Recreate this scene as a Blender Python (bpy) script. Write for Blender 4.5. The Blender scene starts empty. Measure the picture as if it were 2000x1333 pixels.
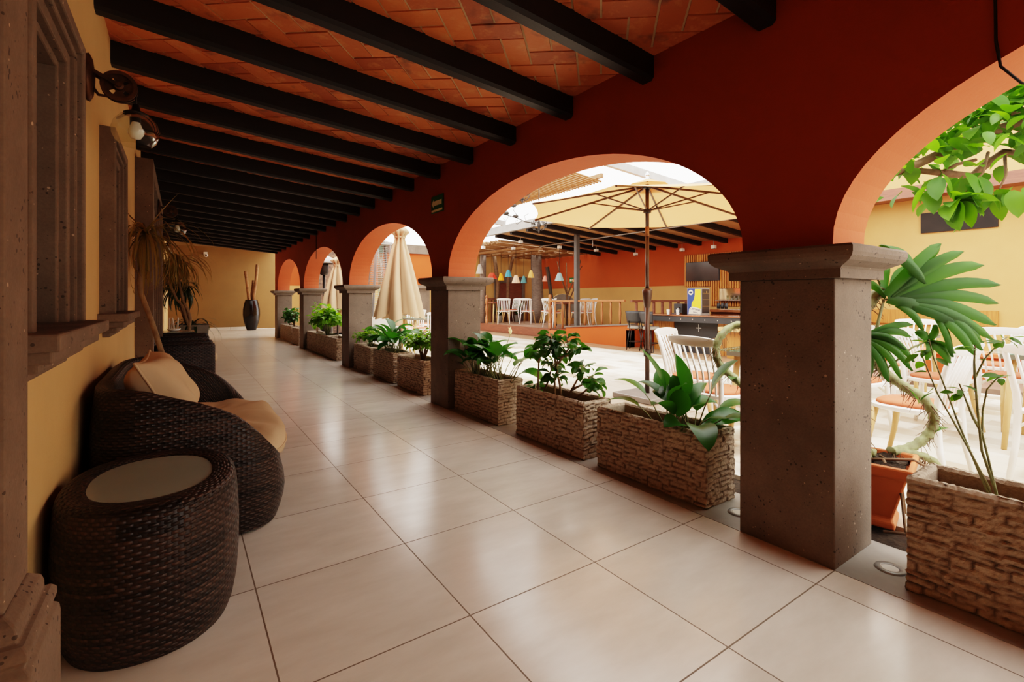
import bpy, math, random
from mathutils import Vector, Matrix
from math import sin, cos, pi, radians, sqrt
random.seed(7)
S = bpy.context.scene
C = S.collection
V = Vector

# ------------------------------------------------------------------ mesh helper
class M:
    def __init__(s):
        s.v = []; s.f = []; s.mi = []; s.uv = {}; s.col = {}; s.cm = 0
    def vert(s, p, uv=None, col=None):
        s.v.append((p[0], p[1], p[2])); i = len(s.v) - 1
        if uv is not None: s.uv[i] = uv
        if col is not None: s.col[i] = col
        return i
    def face(s, idx, mi=None):
        s.f.append(tuple(idx)); s.mi.append(s.cm if mi is None else mi)
    def quad(s, a, b, c, d, mi=None):
        i = [s.vert(p) for p in (a, b, c, d)]; s.face(i, mi)
    def box(s, x0, x1, y0, y1, z0, z1, mi=None, T=None):
        P = [(x, y, z) for z in (z0, z1) for y in (y0, y1) for x in (x0, x1)]
        if T is not None: P = [T @ V(p) for p in P]
        i = [s.vert(p) for p in P]
        for q in ((0, 2, 3, 1), (4, 5, 7, 6), (0, 1, 5, 4), (2, 6, 7, 3), (0, 4, 6, 2), (1, 3, 7, 5)):
            s.face([i[k] for k in q], mi)
    def bar(s, a, b, w, h=None, up=(0, 0, 1), mi=None):
        a = V(a); b = V(b); h = h or w; d = (b - a).normalized(); u = V(up)
        r = d.cross(u)
        if r.length < 1e-4: r = d.cross(V((1, 0, 0)))
        r.normalize(); u = r.cross(d).normalized()
        i = []
        for p in (a, b):
            for sx, sz in ((-1, -1), (1, -1), (1, 1), (-1, 1)):
                i.append(s.vert(p + r * (sx * w / 2) + u * (sz * h / 2)))
        for q in ((3, 2, 1, 0), (4, 5, 6, 7), (0, 1, 5, 4), (1, 2, 6, 5), (2, 3, 7, 6), (3, 0, 4, 7)):
            s.face([i[k] for k in q], mi)
    def tube(s, pts, rad, n=8, cap=True, mi=None, uvs=None):
        pts = [V(p) for p in pts]; m = len(pts)
        if not isinstance(rad, (list, tuple)): rad = [rad] * m
        rings = []; prev = None; L = 0
        for k, p in enumerate(pts):
            if k == 0: d = pts[1] - pts[0]
            elif k == m - 1: d = pts[-1] - pts[-2]
            else: d = (pts[k + 1] - pts[k]).normalized() + (pts[k] - pts[k - 1]).normalized()
            if d.length < 1e-9: d = V((0, 0, 1))
            d.normalize()
            if prev is None:
                prev = d.cross(V((0, 0, 1)))
                if prev.length < .05: prev = d.cross(V((1, 0, 0)))
            prev = (prev - d * prev.dot(d)).normalized(); b = d.cross(prev)
            rings.append([s.vert(p + (prev * cos(2 * pi * j / n) + b * sin(2 * pi * j / n)) * rad[k]) for j in range(n)])
        for k in range(m - 1):
            for j in range(n):
                s.face((rings[k][j], rings[k][(j + 1) % n], rings[k + 1][(j + 1) % n], rings[k + 1][j]), mi)
        if cap:
            s.face(rings[0][::-1], mi); s.face(rings[-1], mi)
    def lathe(s, prof, c=(0, 0, 0), n=24, mi=None, sx=1, sy=1, cap=True):
        rings = []
        for r, z in prof:
            rings.append([s.vert((c[0] + sx * r * cos(2 * pi * j / n), c[1] + sy * r * sin(2 * pi * j / n), c[2] + z)) for j in range(n)])
        for k in range(len(prof) - 1):
            for j in range(n):
                s.face((rings[k][j], rings[k][(j + 1) % n], rings[k + 1][(j + 1) % n], rings[k + 1][j]), mi)
        if cap:
            if prof[0][0] > 1e-5: s.face(rings[0][::-1], mi)
            if prof[-1][0] > 1e-5: s.face(rings[-1], mi)
    def sqlathe(s, prof, x0, x1, y0, y1, mi=None):
        rings = []
        for o, z in prof:
            rings.append([s.vert(p) for p in ((x0 - o, y0 - o, z), (x1 + o, y0 - o, z), (x1 + o, y1 + o, z), (x0 - o, y1 + o, z))])
        for k in range(len(prof) - 1):
            for j in range(4):
                s.face((rings[k][j], rings[k][(j + 1) % 4], rings[k + 1][(j + 1) % 4], rings[k + 1][j]), mi)
        s.face(rings[0][::-1], mi); s.face(rings[-1], mi)
    def grid(s, fn, nu, nv, uvfn=None, colfn=None, mi=None):
        g = [[s.vert(fn(i, j), uvfn(i, j) if uvfn else None, colfn(i, j) if colfn else None) for i in range(nu + 1)] for j in range(nv + 1)]
        for j in range(nv):
            for i in range(nu):
                s.face((g[j][i], g[j][i + 1], g[j + 1][i + 1], g[j + 1][i]), mi)
        return g
    def leaf(s, p, d, L, W, droop=.6, n=5, fold=.18, up=(0, 0, 1), base=.15, tipw=1.0, mi=None, roll=0.0, serr=0):
        p = V(p); d = V(d).normalized(); u = V(up)
        side = d.cross(u)
        if side.length < .05: side = d.cross(V((1, 0, 0)))
        side.normalize()
        if roll:
            q = Matrix.Rotation(roll, 3, d); side = q @ side
        step = L / n; rows = []
        for k in range(n + 1):
            t = k / n
            w = W * .5 * (sin(pi * min(1, t ** tipw)) ** .75 if 0 < t < 1 else 0)
            if k == 0: w = W * .5 * base
            if serr and k % 2: w *= 1 - serr
            nrm = side.cross(d).normalized()
            rows.append((s.vert(p - side * w + nrm * (w * fold * 2)), s.vert(p), s.vert(p + side * w + nrm * (w * fold * 2))))
            ang = -droop / n
            q = Matrix.Rotation(ang, 3, side)
            d2 = q @ d
            d = d2.normalized()
            p = p + d * step
        for k in range(n):
            a, b = rows[k], rows[k + 1]
            s.face((a[0], a[1], b[1], b[0]), mi); s.face((a[1], a[2], b[2], b[1]), mi)
    def obj(s, name, mats, parent=None, smooth=False, w=True, bevel=0, solid=0, subd=0):
        me = bpy.data.meshes.new(name)
        off = V((0, 0, 0))
        if parent is not None and w:
            q = parent
            while q is not None:
                off += q.location; q = q.parent
        me.from_pydata([(a[0] - off.x, a[1] - off.y, a[2] - off.z) for a in s.v], [], s.f)
        if not isinstance(mats, (list, tuple)): mats = [mats]
        for m in mats: me.materials.append(m)
        if any(s.mi): me.polygons.foreach_set('material_index', s.mi)
        if s.uv:
            ul = me.uv_layers.new(name='UVMap')
            for l in me.loops: ul.data[l.index].uv = s.uv.get(l.vertex_index, (0, 0))
        if s.col:
            ca = me.color_attributes.new('Col', 'FLOAT_COLOR', 'POINT')
            for i in range(len(me.vertices)):
                c = s.col.get(i, 1.0); ca.data[i].color = (c, c, c, 1)
        if smooth: me.polygons.foreach_set('use_smooth', [True] * len(me.polygons))
        me.update()
        o = bpy.data.objects.new(name, me); C.objects.link(o)
        if parent is not None: o.parent = parent
        if bevel:
            b = o.modifiers.new('b', 'BEVEL'); b.width = bevel; b.segments = 2; b.limit_method = 'ANGLE'
        if solid:
            b = o.modifiers.new('s', 'SOLIDIFY'); b.thickness = solid
        if subd:
            b = o.modifiers.new('u', 'SUBSURF'); b.levels = subd; b.render_levels = subd
        return o

def tag(o, label, cat, group=None):
    o['label'] = label; o['category'] = cat
    if group: o['group'] = group
    return o
def thing(name, label, cat, loc=(0, 0, 0), rz=0, group=None):
    o = bpy.data.objects.new(name, None); C.objects.link(o)
    o.empty_display_size = .1
    o.location = loc; o.rotation_euler = (0, 0, rz)
    return tag(o, label, cat, group)
def struct(o, label=None):
    o['kind'] = 'structure'
    if label: o['label'] = label
    return o
def dup(root, loc=None, rz=None, label=None, group=None, scale=None):
    r = root.copy(); C.objects.link(r)
    if loc is not None: r.location = loc
    if rz is not None: r.rotation_euler = (0, 0, rz)
    if scale is not None: r.scale = (scale,) * 3 if not isinstance(scale, tuple) else scale
    if label: r['label'] = label
    if group: r['group'] = group
    def rec(src, dst):
        for ch in list(src.children):
            c = ch.copy(); C.objects.link(c); c.parent = dst; rec(ch, c)
    rec(root, r)
    return r

# ------------------------------------------------------------------ materials
def nt(name):
    m = bpy.data.materials.new(name); m.use_nodes = True
    t = m.node_tree; b = t.nodes['Principled BSDF']
    return m, t, b
def N(t, typ, **kw):
    n = t.nodes.new(typ)
    for k, v in kw.items(): setattr(n, k, v)
    return n
def setin(t, sock, val):
    if hasattr(val, 'is_linked') or isinstance(val, bpy.types.NodeSocket): t.links.new(val, sock)
    else: sock.default_value = val
def mth(t, op, a, b=None, c=None):
    n = N(t, 'ShaderNodeMath', operation=op)
    setin(t, n.inputs[0], a)
    if b is not None: setin(t, n.inputs[1], b)
    if c is not None: setin(t, n.inputs[2], c)
    return n.outputs[0]
def mixc(t, f, a, b, mode='MIX'):
    n = N(t, 'ShaderNodeMix', data_type='RGBA', blend_type=mode)
    setin(t, n.inputs[0], f); setin(t, n.inputs[6], a); setin(t, n.inputs[7], b)
    return n.outputs[2]
def c4(c): return (c[0], c[1], c[2], 1)
def ramp(t, v, lo, hi):
    n = N(t, 'ShaderNodeMapRange'); n.clamp = True
    setin(t, n.inputs[0], v); n.inputs[1].default_value = lo; n.inputs[2].default_value = hi
    return n.outputs[0]
def coords(t, kind='Object'):
    return N(t, 'ShaderNodeTexCoord').outputs[kind]
def noise(t, co, scale, detail=4, rough=.55):
    n = N(t, 'ShaderNodeTexNoise'); t.links.new(co, n.inputs['Vector'])
    n.inputs['Scale'].default_value = scale; n.inputs['Detail'].default_value = detail; n.inputs['Roughness'].default_value = rough
    return n.outputs[0]
def bump(t, b, h, strength=.3, dist=.01):
    n = N(t, 'ShaderNodeBump'); n.inputs['Strength'].default_value = strength; n.inputs['Distance'].default_value = dist
    t.links.new(h, n.inputs['Height']); t.links.new(n.outputs[0], b.inputs['Normal'])
def pm(name, c1, c2=None, scale=6, rough=.6, metal=0, bmp=0, bscale=30, bdist=.004, stretch=None, spec=None, emit=None):
    m, t, b = nt(name)
    b.inputs['Roughness'].default_value = rough; b.inputs['Metallic'].default_value = metal
    if spec is not None: b.inputs['Specular IOR Level'].default_value = spec
    co = coords(t)
    if stretch:
        mp = N(t, 'ShaderNodeMapping'); t.links.new(co, mp.inputs[0]); mp.inputs['Scale'].default_value = stretch; co = mp.outputs[0]
    c2 = c2 or tuple(x * .82 for x in c1)
    f = ramp(t, noise(t, co, scale), .3, .7)
    t.links.new(mixc(t, f, c4(c1), c4(c2)), b.inputs['Base Color'])
    if bmp: bump(t, b, noise(t, co, bscale, 5), bmp, bdist)
    return m
def glass(name, col=(1, 1, 1), rough=.0, ior=1.45, alpha=None):
    m, t, b = nt(name)
    b.inputs['Base Color'].default_value = c4(col); b.inputs['Roughness'].default_value = rough
    b.inputs['Transmission Weight'].default_value = 1; b.inputs['IOR'].default_value = ior
    return m
def leafmat(name, c1, c2, rough=.35, trans=.35, scale=3, hue=.485, val=1.9, sat=1.1):
    m, t, b = nt(name)
    co = coords(t)
    geo = N(t, 'ShaderNodeNewGeometry')
    f = mth(t, 'ADD', mth(t, 'MULTIPLY', ramp(t, noise(t, co, scale), .3, .7), .5), mth(t, 'MULTIPLY', geo.outputs['Random Per Island'], .5))
    col = mixc(t, f, c4(c1), c4(c2))
    t.links.new(col, b.inputs['Base Color']); b.inputs['Roughness'].default_value = rough
    tr = N(t, 'ShaderNodeBsdfTranslucent')
    hs = N(t, 'ShaderNodeHueSaturation'); hs.inputs['Value'].default_value = val; hs.inputs['Saturation'].default_value = sat
    hs.inputs['Hue'].default_value = hue
    t.links.new(col, hs.inputs['Color']); t.links.new(hs.outputs[0], tr.inputs[0])
    mx = N(t, 'ShaderNodeMixShader'); mx.inputs[0].default_value = trans
    out = t.nodes['Material Output']
    t.links.new(b.outputs[0], mx.inputs[1]); t.links.new(tr.outputs[0], mx.inputs[2]); t.links.new(mx.outputs[0], out.inputs[0])
    return m

def stone_mat(name, c1, c2, sc=1.0):
    m, t, b = nt(name)
    co = coords(t); b.inputs['Roughness'].default_value = .85
    f = ramp(t, noise(t, co, 3.5 * sc, 6, .62), .32, .68)
    col = mixc(t, f, c4(c1), c4(c2))
    v = N(t, 'ShaderNodeTexVoronoi'); t.links.new(co, v.inputs['Vector']); v.inputs['Scale'].default_value = 55 * sc
    spots = mth(t, 'LESS_THAN', v.outputs['Distance'], mth(t, 'MULTIPLY', ramp(t, noise(t, co, 16 * sc, 2), .45, .72), .36))
    dark = tuple(x * .28 for x in c1)
    col = mixc(t, spots, col, c4(dark))
    v2 = N(t, 'ShaderNodeTexVoronoi'); t.links.new(co, v2.inputs['Vector']); v2.inputs['Scale'].default_value = 38 * sc; v2.inputs['Randomness'].default_value = 1
    w = mth(t, 'LESS_THAN', v2.outputs['Distance'], mth(t, 'MULTIPLY', ramp(t, noise(t, co, 31 * sc, 2), .5, .75), .24))
    col = mixc(t, w, col, c4(tuple(min(1, x * 2.3) for x in c1)))
    n2 = noise(t, co, 120 * sc, 3)
    col = mixc(t, mth(t, 'MULTIPLY', n2, .5), col, c4(tuple(x * .45 for x in c2)), 'MIX')
    t.links.new(col, b.inputs['Base Color'])
    h = mth(t, 'SUBTRACT', mth(t, 'MULTIPLY', n2, .6), spots)
    bump(t, b, h, .45, .004)
    return m

MAT = {}
MAT['stone'] = stone_mat('cantera_stone', (.23, .175, .14), (.15, .115, .09))
MAT['stone_warm'] = stone_mat('cantera_stone_warm', (.27, .19, .135), (.17, .118, .082))
MAT['stone_kerb'] = pm('kerb_stone', (.36, .33, .30), (.26, .24, .22), 5, .45, bmp=.1)

def wall_paint(name, c, rough=.75):
    m, t, b = nt(name); co = coords(t); b.inputs['Roughness'].default_value = rough
    f = ramp(t, noise(t, co, 1.3, 5, .6), .3, .72)
    t.links.new(mixc(t, f, c4(c), c4(tuple(x * .86 for x in c))), b.inputs['Base Color'])
    bump(t, b, noise(t, co, 38, 6, .65), .25, .006)
    return m
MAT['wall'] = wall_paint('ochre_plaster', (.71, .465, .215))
MAT['wall_end_shaded'] = wall_paint('ochre_plaster_shaded', (.27, .155, .055))  # ochre plaster darkened in its colour for the dim light at the far end
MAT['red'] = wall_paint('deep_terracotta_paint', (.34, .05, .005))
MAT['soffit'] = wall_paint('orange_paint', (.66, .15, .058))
MAT['orange'] = wall_paint('bright_orange_paint', (.46, .085, .014))
MAT['tan'] = wall_paint('tan_paint', (.56, .315, .115))

# floor tiles
def floor_mat():
    m, t, b = nt('porcelain_tile')
    geo = N(t, 'ShaderNodeNewGeometry'); pos = geo.outputs['Position']
    sp = N(t, 'ShaderNodeSeparateXYZ'); t.links.new(pos, sp.inputs[0])
    T = .6207
    u = mth(t, 'DIVIDE', mth(t, 'SUBTRACT', sp.outputs[0], .2427 - 20 * T), T)
    v = mth(t, 'DIVIDE', mth(t, 'SUBTRACT', sp.outputs[1], 2.143 - 40 * T), T)
    def edge(x):
        f = mth(t, 'FRACT', x)
        return mth(t, 'MINIMUM', f, mth(t, 'SUBTRACT', 1, f))
    d = mth(t, 'MINIMUM', edge(u), edge(v))
    grout = mth(t, 'LESS_THAN', d, .0042)
    cb = N(t, 'ShaderNodeCombineXYZ')
    t.links.new(mth(t, 'FLOOR', u), cb.inputs[0]); t.links.new(mth(t, 'FLOOR', v), cb.inputs[1])
    wn = N(t, 'ShaderNodeTexWhiteNoise', noise_dimensions='2D'); t.links.new(cb.outputs[0], wn.inputs['Vector'])
    off = N(t, 'ShaderNodeVectorMath', operation='MULTIPLY_ADD')
    t.links.new(cb.outputs[0], off.inputs[0]); off.inputs[1].default_value = (3.7, 5.1, 0); t.links.new(pos, off.inputs[2])
    mp = N(t, 'ShaderNodeMapping'); t.links.new(off.outputs[0], mp.inputs[0]); mp.inputs['Scale'].default_value = (1.1, 3.2, 1); mp.inputs['Rotation'].default_value = (0, 0, .5)
    vein = ramp(t, noise(t, mp.outputs[0], 2.2, 6, .6), .3, .72)
    col = mixc(t, vein, c4((.74, .68, .61)), c4((.60, .535, .465)))
    col = mixc(t, mth(t, 'MULTIPLY', wn.outputs[0], .28), col, c4((.52, .45, .38)))
    col = mixc(t, grout, col, c4((.16, .11, .075)))
    t.links.new(col, b.inputs['Base Color'])
    r = mth(t, 'ADD', mth(t, 'MULTIPLY', vein, .06), mth(t, 'ADD', mth(t, 'MULTIPLY', grout, .4), .17))
    t.links.new(r, b.inputs['Roughness'])
    b.inputs['Specular IOR Level'].default_value = .55
    bump(t, b, mth(t, 'SUBTRACT', 1, grout), .3, .002)
    return m
MAT['tile'] = floor_mat()

def terrace_mat():
    m, t, b = nt('terrace_stone')
    geo = N(t, 'ShaderNodeNewGeometry')
    mp = N(t, 'ShaderNodeMapping'); t.links.new(geo.outputs['Position'], mp.inputs[0]); mp.inputs['Rotation'].default_value = (0, 0, pi / 2 + .05)
    br = N(t, 'ShaderNodeTexBrick'); t.links.new(mp.outputs[0], br.inputs['Vector'])
    br.inputs['Scale'].default_value = 1; br.inputs['Mortar Size'].default_value = .012; br.inputs['Brick Width'].default_value = .75; br.inputs['Row Height'].default_value = .26
    br.offset = .37; br.squash = .7; br.squash_frequency = 3
    br.inputs['Color1'].default_value = c4((.70, .63, .53)); br.inputs['Color2'].default_value = c4((.30, .20, .125)); br.inputs['Mortar'].default_value = c4((.45, .39, .32))
    f = ramp(t, noise(t, geo.outputs['Position'], 1.6, 5), .42, .85)
    t.links.new(mixc(t, f, br.outputs[0], c4((.72, .67, .59))), b.inputs['Base Color'])
    b.inputs['Roughness'].default_value = .6
    return m
MAT['terrace'] = terrace_mat()
MAT['terracotta_tile'] = pm('terracotta_floor', (.40, .24, .15), (.30, .17, .10), 4, .5)
MAT['dark_tile'] = pm('dark_tile', (.20, .13, .10), (.14, .09, .07), 4, .4)
MAT['soil'] = pm('soil', (.055, .035, .022), (.02, .012, .008), 25, .95, bmp=.8, bscale=60, bdist=.01)

def brick_mat():
    m, t, b = nt('barro_brick'); co = coords(t)
    at = N(t, 'ShaderNodeAttribute'); at.attribute_name = 'Col'
    f = at.outputs['Fac']
    col = mixc(t, f, c4((.68, .225, .075)), c4((.42, .12, .045)))
    col = mixc(t, ramp(t, noise(t, co, 9, 6, .65), .52, .75), col, c4((.68, .31, .13)))
    col = mixc(t, mth(t, 'MULTIPLY', ramp(t, noise(t, co, 5.5, 3), .60, .72), .6), col, c4((.10, .055, .038)))
    t.links.new(col, b.inputs['Base Color']); b.inputs['Roughness'].default_value = .55
    bump(t, b, noise(t, co, 40, 5), .35, .005)
    return m
MAT['brick'] = brick_mat()
MAT['mortar'] = pm('lime_mortar', (.62, .48, .31), (.5, .37, .23), 12, .9, bmp=.5, bscale=60)
MAT['beam'] = pm('black_painted_timber', (.010, .007, .006), (.006, .004, .004), 10, .5, bmp=.15, bscale=14, stretch=(1, 12, 12))

def planter_mat(name, k):
    m, t, b = nt(name); co = coords(t)
    at = N(t, 'ShaderNodeAttribute'); at.attribute_name = 'Col'
    f = ramp(t, noise(t, co, 7, 5, .65), .3, .7)
    col = mixc(t, f, c4((.50 * k, .40 * k, .31 * k)), c4((.38 * k, .295 * k, .225 * k)))
    col = mixc(t, mth(t, 'MULTIPLY', ramp(t, noise(t, co, 70, 3), .45, .75), .4), col, c4((.14, .09, .06)))
    col = mixc(t, at.outputs['Fac'], c4((.10, .058, .036)), col)
    t.links.new(col, b.inputs['Base Color']); b.inputs['Roughness'].default_value = .9
    bump(t, b, noise(t, co, 90, 5, .7), .7, .006)
    return m
MAT['planter'] = planter_mat('split_stone', 1.0)

def wicker(name, c1, c2, su=62, sv=95, strength=.9, dist=.006):
    m, t, b = nt(name)
    uv = coords(t, 'UV'); sp = N(t, 'ShaderNodeSeparateXYZ'); t.links.new(uv, sp.inputs[0])
    u = mth(t, 'MULTIPLY', sp.outputs[0], su); v = mth(t, 'MULTIPLY', sp.outputs[1], sv)
    row = mth(t, 'FLOOR', v)
    prof = mth(t, 'SINE', mth(t, 'MULTIPLY', mth(t, 'FRACT', v), pi))
    par = mth(t, 'MULTIPLY', mth(t, 'FLOORED_MODULO', row, 2), pi)
    wave = mth(t, 'SINE', mth(t, 'ADD', mth(t, 'MULTIPLY', u, pi), par))
    h = mth(t, 'MULTIPLY', mth(t, 'POWER', mth(t, 'MAXIMUM', prof, 0.001), .6), mth(t, 'ADD', mth(t, 'MULTIPLY', wave, .5), .5))
    # vertical stake seen where the strand dives
    stake = mth(t, 'MULTIPLY', mth(t, 'SUBTRACT', 1, mth(t, 'ADD', mth(t, 'MULTIPLY', wave, .5), .5)), .25)
    h2 = mth(t, 'MAXIMUM', h, stake)
    cb = N(t, 'ShaderNodeCombineXYZ'); t.links.new(row, cb.inputs[0])
    t.links.new(mth(t, 'FLOOR', mth(t, 'MULTIPLY', u, .11)), cb.inputs[1])
    wn = N(t, 'ShaderNodeTexWhiteNoise', noise_dimensions='2D'); t.links.new(cb.outputs[0], wn.inputs['Vector'])
    col = mixc(t, wn.outputs[0], c4(c1), c4(c2))
    col = mixc(t, ramp(t, h2, .02, .5), c4((.006, .004, .003)), col)
    t.links.new(col, b.inputs['Base Color']); b.inputs['Roughness'].default_value = .42; b.inputs['Specular IOR Level'].default_value = .35
    bump(t, b, h2, strength, dist)
    return m
MAT['wicker'] = wicker('brown_wicker', (.085, .049, .035), (.020, .012, .009), 50, 80)
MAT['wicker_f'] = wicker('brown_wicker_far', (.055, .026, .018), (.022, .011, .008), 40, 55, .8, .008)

MAT['cushion'] = pm('beige_canvas', (.60, .43, .28), (.54, .375, .235), 4, .85, bmp=.18, bscale=500, bdist=.001)
MAT['frost'] = pm('frosted_glass', (.34, .37, .33), (.30, .33, .29), 2, .16, spec=.6)
MAT['glass'] = glass('clear_glass', (1, 1, 1), 0, 1.18)
def thin_glass(name, col, mixf):
    m, t, b = nt(name)
    b.inputs['Base Color'].default_value = c4(col); b.inputs['Roughness'].default_value = .03
    tr = N(t, 'ShaderNodeBsdfTransparent'); tr.inputs[0].default_value = c4(col)
    lw = N(t, 'ShaderNodeLayerWeight'); lw.inputs[0].default_value = .25
    gl = N(t, 'ShaderNodeBsdfGlossy'); gl.inputs['Roughness'].default_value = .02
    mx = N(t, 'ShaderNodeMixShader')
    t.links.new(mth(t, 'ADD', mth(t, 'MULTIPLY', lw.outputs['Fresnel'], .45), mixf), mx.inputs[0])
    t.links.new(tr.outputs[0], mx.inputs[1]); t.links.new(gl.outputs[0], mx.inputs[2])
    t.links.new(mx.outputs[0], t.nodes['Material Output'].inputs[0])
    return m
MAT['bulbglass'] = thin_glass('blown_glass', (.93, .95, .88), .03)
MAT['tableglass'] = thin_glass('table_glass', (.75, .9, .85), .08)
MAT['window'] = pm('dark_window', (.022, .014, .010), (.012, .008, .006), 3, .45, spec=.25)
MAT['rust'] = pm('rusty_iron', (.15, .062, .025), (.05, .024, .014), 14, .5, .6, bmp=.3, bscale=50)
MAT['darkmetal'] = pm('dark_metal', (.035, .028, .024), (.022, .018, .016), 8, .4, .6)
MAT['bronze'] = pm('bronze_pole', (.085, .055, .042), (.06, .04, .032), 8, .35, .5)
MAT['steel'] = pm('grey_steel', (.33, .32, .31), (.25, .24, .23), 4, .4, .3)
MAT['postgrey'] = pm('dark_grey_paint', (.10, .09, .085), (.075, .07, .065), 4, .5)
MAT['chrome'] = pm('chrome', (.6, .6, .6), (.5, .5, .5), 4, .15, 1)
MAT['white'] = pm('white_paint', (.86, .83, .79), (.80, .77, .72), 5, .4)
MAT['white_mat'] = pm('white_ceramic', (.8, .78, .74), (.74, .72, .68), 5, .25)
MAT['tanwood'] = pm('light_wood', (.62, .40, .19), (.52, .32, .14), 5, .5, stretch=(8, 8, 1))
MAT['redpad'] = pm('terracotta_pad', (.50, .12, .055), (.42, .095, .04), 8, .8)
MAT['canvas'] = leafmat('cream_canvas', (.70, .345, .14), (.66, .32, .125), .8, .25, 2, .5, 1.0, 1.0)
MAT['canvas2'] = leafmat('beige_canvas_closed', (.50, .345, .215), (.46, .31, .19), .8, .15, 2, .5, 1.0, 1.0)
MAT['vase'] = pm('black_glaze', (.006, .004, .004), (.010, .006, .005), 3, .14, spec=.35)
MAT['deadwood'] = pm('dry_cactus_wood', (.30, .15, .06), (.16, .075, .03), 12, .8, bmp=.7, bscale=30, bdist=.02)
MAT['bark'] = pm('pale_bark', (.36, .25, .14), (.22, .14, .08), 14, .8, bmp=.6, bscale=40, bdist=.01)
MAT['bark2'] = pm('brown_bark', (.20, .11, .06), (.12, .065, .035), 14, .85, bmp=.6, bscale=30, bdist=.01)
MAT['palmbark'] = pm('grey_palm_bark', (.20, .15, .12), (.12, .085, .07), 9, .85, bmp=.7, bscale=18, bdist=.02, stretch=(1, 1, 5))
MAT['leaf'] = leafmat('glossy_dark_leaf', (.020, .075, .010), (.05, .15, .016), .36, .32)
MAT['leaf_lily'] = leafmat('lily_leaf', (.016, .072, .012), (.045, .165, .018), .34, .36)
MAT['leaf_bright'] = leafmat('bright_leaf', (.09, .24, .02), (.18, .34, .03), .45, .40)
MAT['leaf_tree'] = leafmat('tree_leaf', (.025, .095, .008), (.085, .21, .012), .55, .45)
MAT['leaf_dry'] = leafmat('dracaena_leaf', (.15, .15, .035), (.30, .20, .065), .5, .4)
MAT['leaf_dark'] = leafmat('strap_leaf', (.02, .045, .018), (.04, .07, .022), .4, .2)
MAT['leaf_mon'] = leafmat('monstera_leaf', (.016, .075, .008), (.040, .13, .012), .55, .34)
MAT['stem_g'] = pm('green_stem', (.26, .29, .13), (.17, .17, .08), 30, .6, bmp=.4, bscale=60)
MAT['spathe'] = leafmat('cream_spathe', (.72, .68, .40), (.75, .72, .45), .5, .4)
MAT['root'] = pm('brown_root', (.20, .12, .07), (.12, .07, .04), 20, .9)
MAT['terracotta'] = pm('terracotta_pot', (.60, .17, .06), (.52, .14, .05), 6, .65, bmp=.1)
MAT['woodrail'] = pm('varnished_wood', (.40, .15, .06), (.30, .10, .04), 6, .4, stretch=(1, 1, .3))
MAT['deckwood'] = pm('deck_boards', (.34, .21, .15), (.24, .14, .10), 5, .6, stretch=(14, 1, 1))
MAT['deckface'] = pm('deck_face', (.24, .085, .05), (.16, .055, .035), 5, .5, stretch=(1, 1, 8))
MAT['barwood'] = pm('honey_wood', (.50, .22, .06), (.33, .13, .035), 5, .35, stretch=(9, 9, .6))
MAT['slat'] = pm('slat_wood', (.68, .27, .055), (.55, .20, .04), 5, .45, stretch=(9, 9, .6))
MAT['bartop'] = pm('copper_wood_top', (.28, .10, .045), (.18, .06, .03), 4, .18)
MAT['blackpanel'] = pm('black_panel', (.035, .034, .036), (.025, .024, .026), 3, .5)
MAT['ceilboard'] = pm('gallery_boards', (.45, .25, .13), (.36, .19, .095), 3, .7)
MAT['bamboo'] = pm('bamboo', (.30, .16, .07), (.18, .09, .04), 8, .6, stretch=(1, 8, 8))
MAT['iron'] = pm('wrought_iron', (.055, .045, .04), (.03, .025, .022), 10, .5, .4)
MAT['concrete'] = pm('concrete', (.52, .49, .43), (.42, .39, .34), 3, .8, bmp=.2)
MAT['reed'] = pm('white_reed', (.75, .70, .64), None, 4, .6)
MAT['screen'] = pm('tv_screen', (.05, .042, .04), (.03, .027, .026), 1.2, .16)
MAT['mirror'] = pm('mirror', (.75, .75, .72), None, 1, .05, 1)
MAT['clay'] = pm('grey_clay', (.26, .23, .20), (.2, .18, .15), 6, .7)
MAT['bougain'] = pm('rubble_stone', (.22, .13, .08), (.07, .04, .035), 9, .9, bmp=.8, bscale=12, bdist=.03)
def flat(n, c, r=.6): return pm(n, c, tuple(x * .92 for x in c), 4, r)
MAT['sgreen'] = flat('sign_green', (.02, .16, .06), .4)
MAT['spale'] = flat('sign_pale', (.85, .82, .62), .4)
MAT['blue'] = flat('ad_blue', (.03, .06, .22), .3)
MAT['yellow'] = flat('ad_yellow', (.85, .58, .05), .3)
MAT['cream'] = flat('ad_cream', (.75, .68, .55), .4)
MAT['ink'] = flat('ink_blue', (.02, .03, .10), .5)

# ================================================================== SETTING
YS = [1.11 + 3.565 * k for k in range(-2, 5)]      # column centres along the arcade
WX = -.37                                          # face of the left wall
def zc(x): return 2.57 + .083 * (2.28 - x)          # underside of the brick ceiling

m = M(); m.box(-.7, 2.27, -7, 20.4, -.12, 0); m.box(2.27, 8, 15.62, 20.4, -.12, -.002)
struct(m.obj('floor', MAT['tile']))
m = M(); m.box(2.27, 2.70, -7, 15.62, -.12, .002)
struct(m.obj('trim_1', MAT['stone_kerb']), 'grey stone kerb strip under the columns and planters')
m = M(); m.box(2.70, 2.98, -7, 16.4, -.12, -.03)
struct(m.obj('planting_bed', MAT['soil']), 'strip of dark soil behind the kerb')
m = M(); m.box(2.98, 8.0, -9, 16.8, -.12, -.002)
struct(m.obj('terrace_floor', MAT['terrace']), 'pale stone paving of the sunny terrace')
m = M(); m.box(8.0, 11.6, -9, 16.8, -.12, -.002)
struct(m.obj('gallery_floor', MAT['terracotta_tile']), 'terracotta tiled strip in front of the bar')

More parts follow.
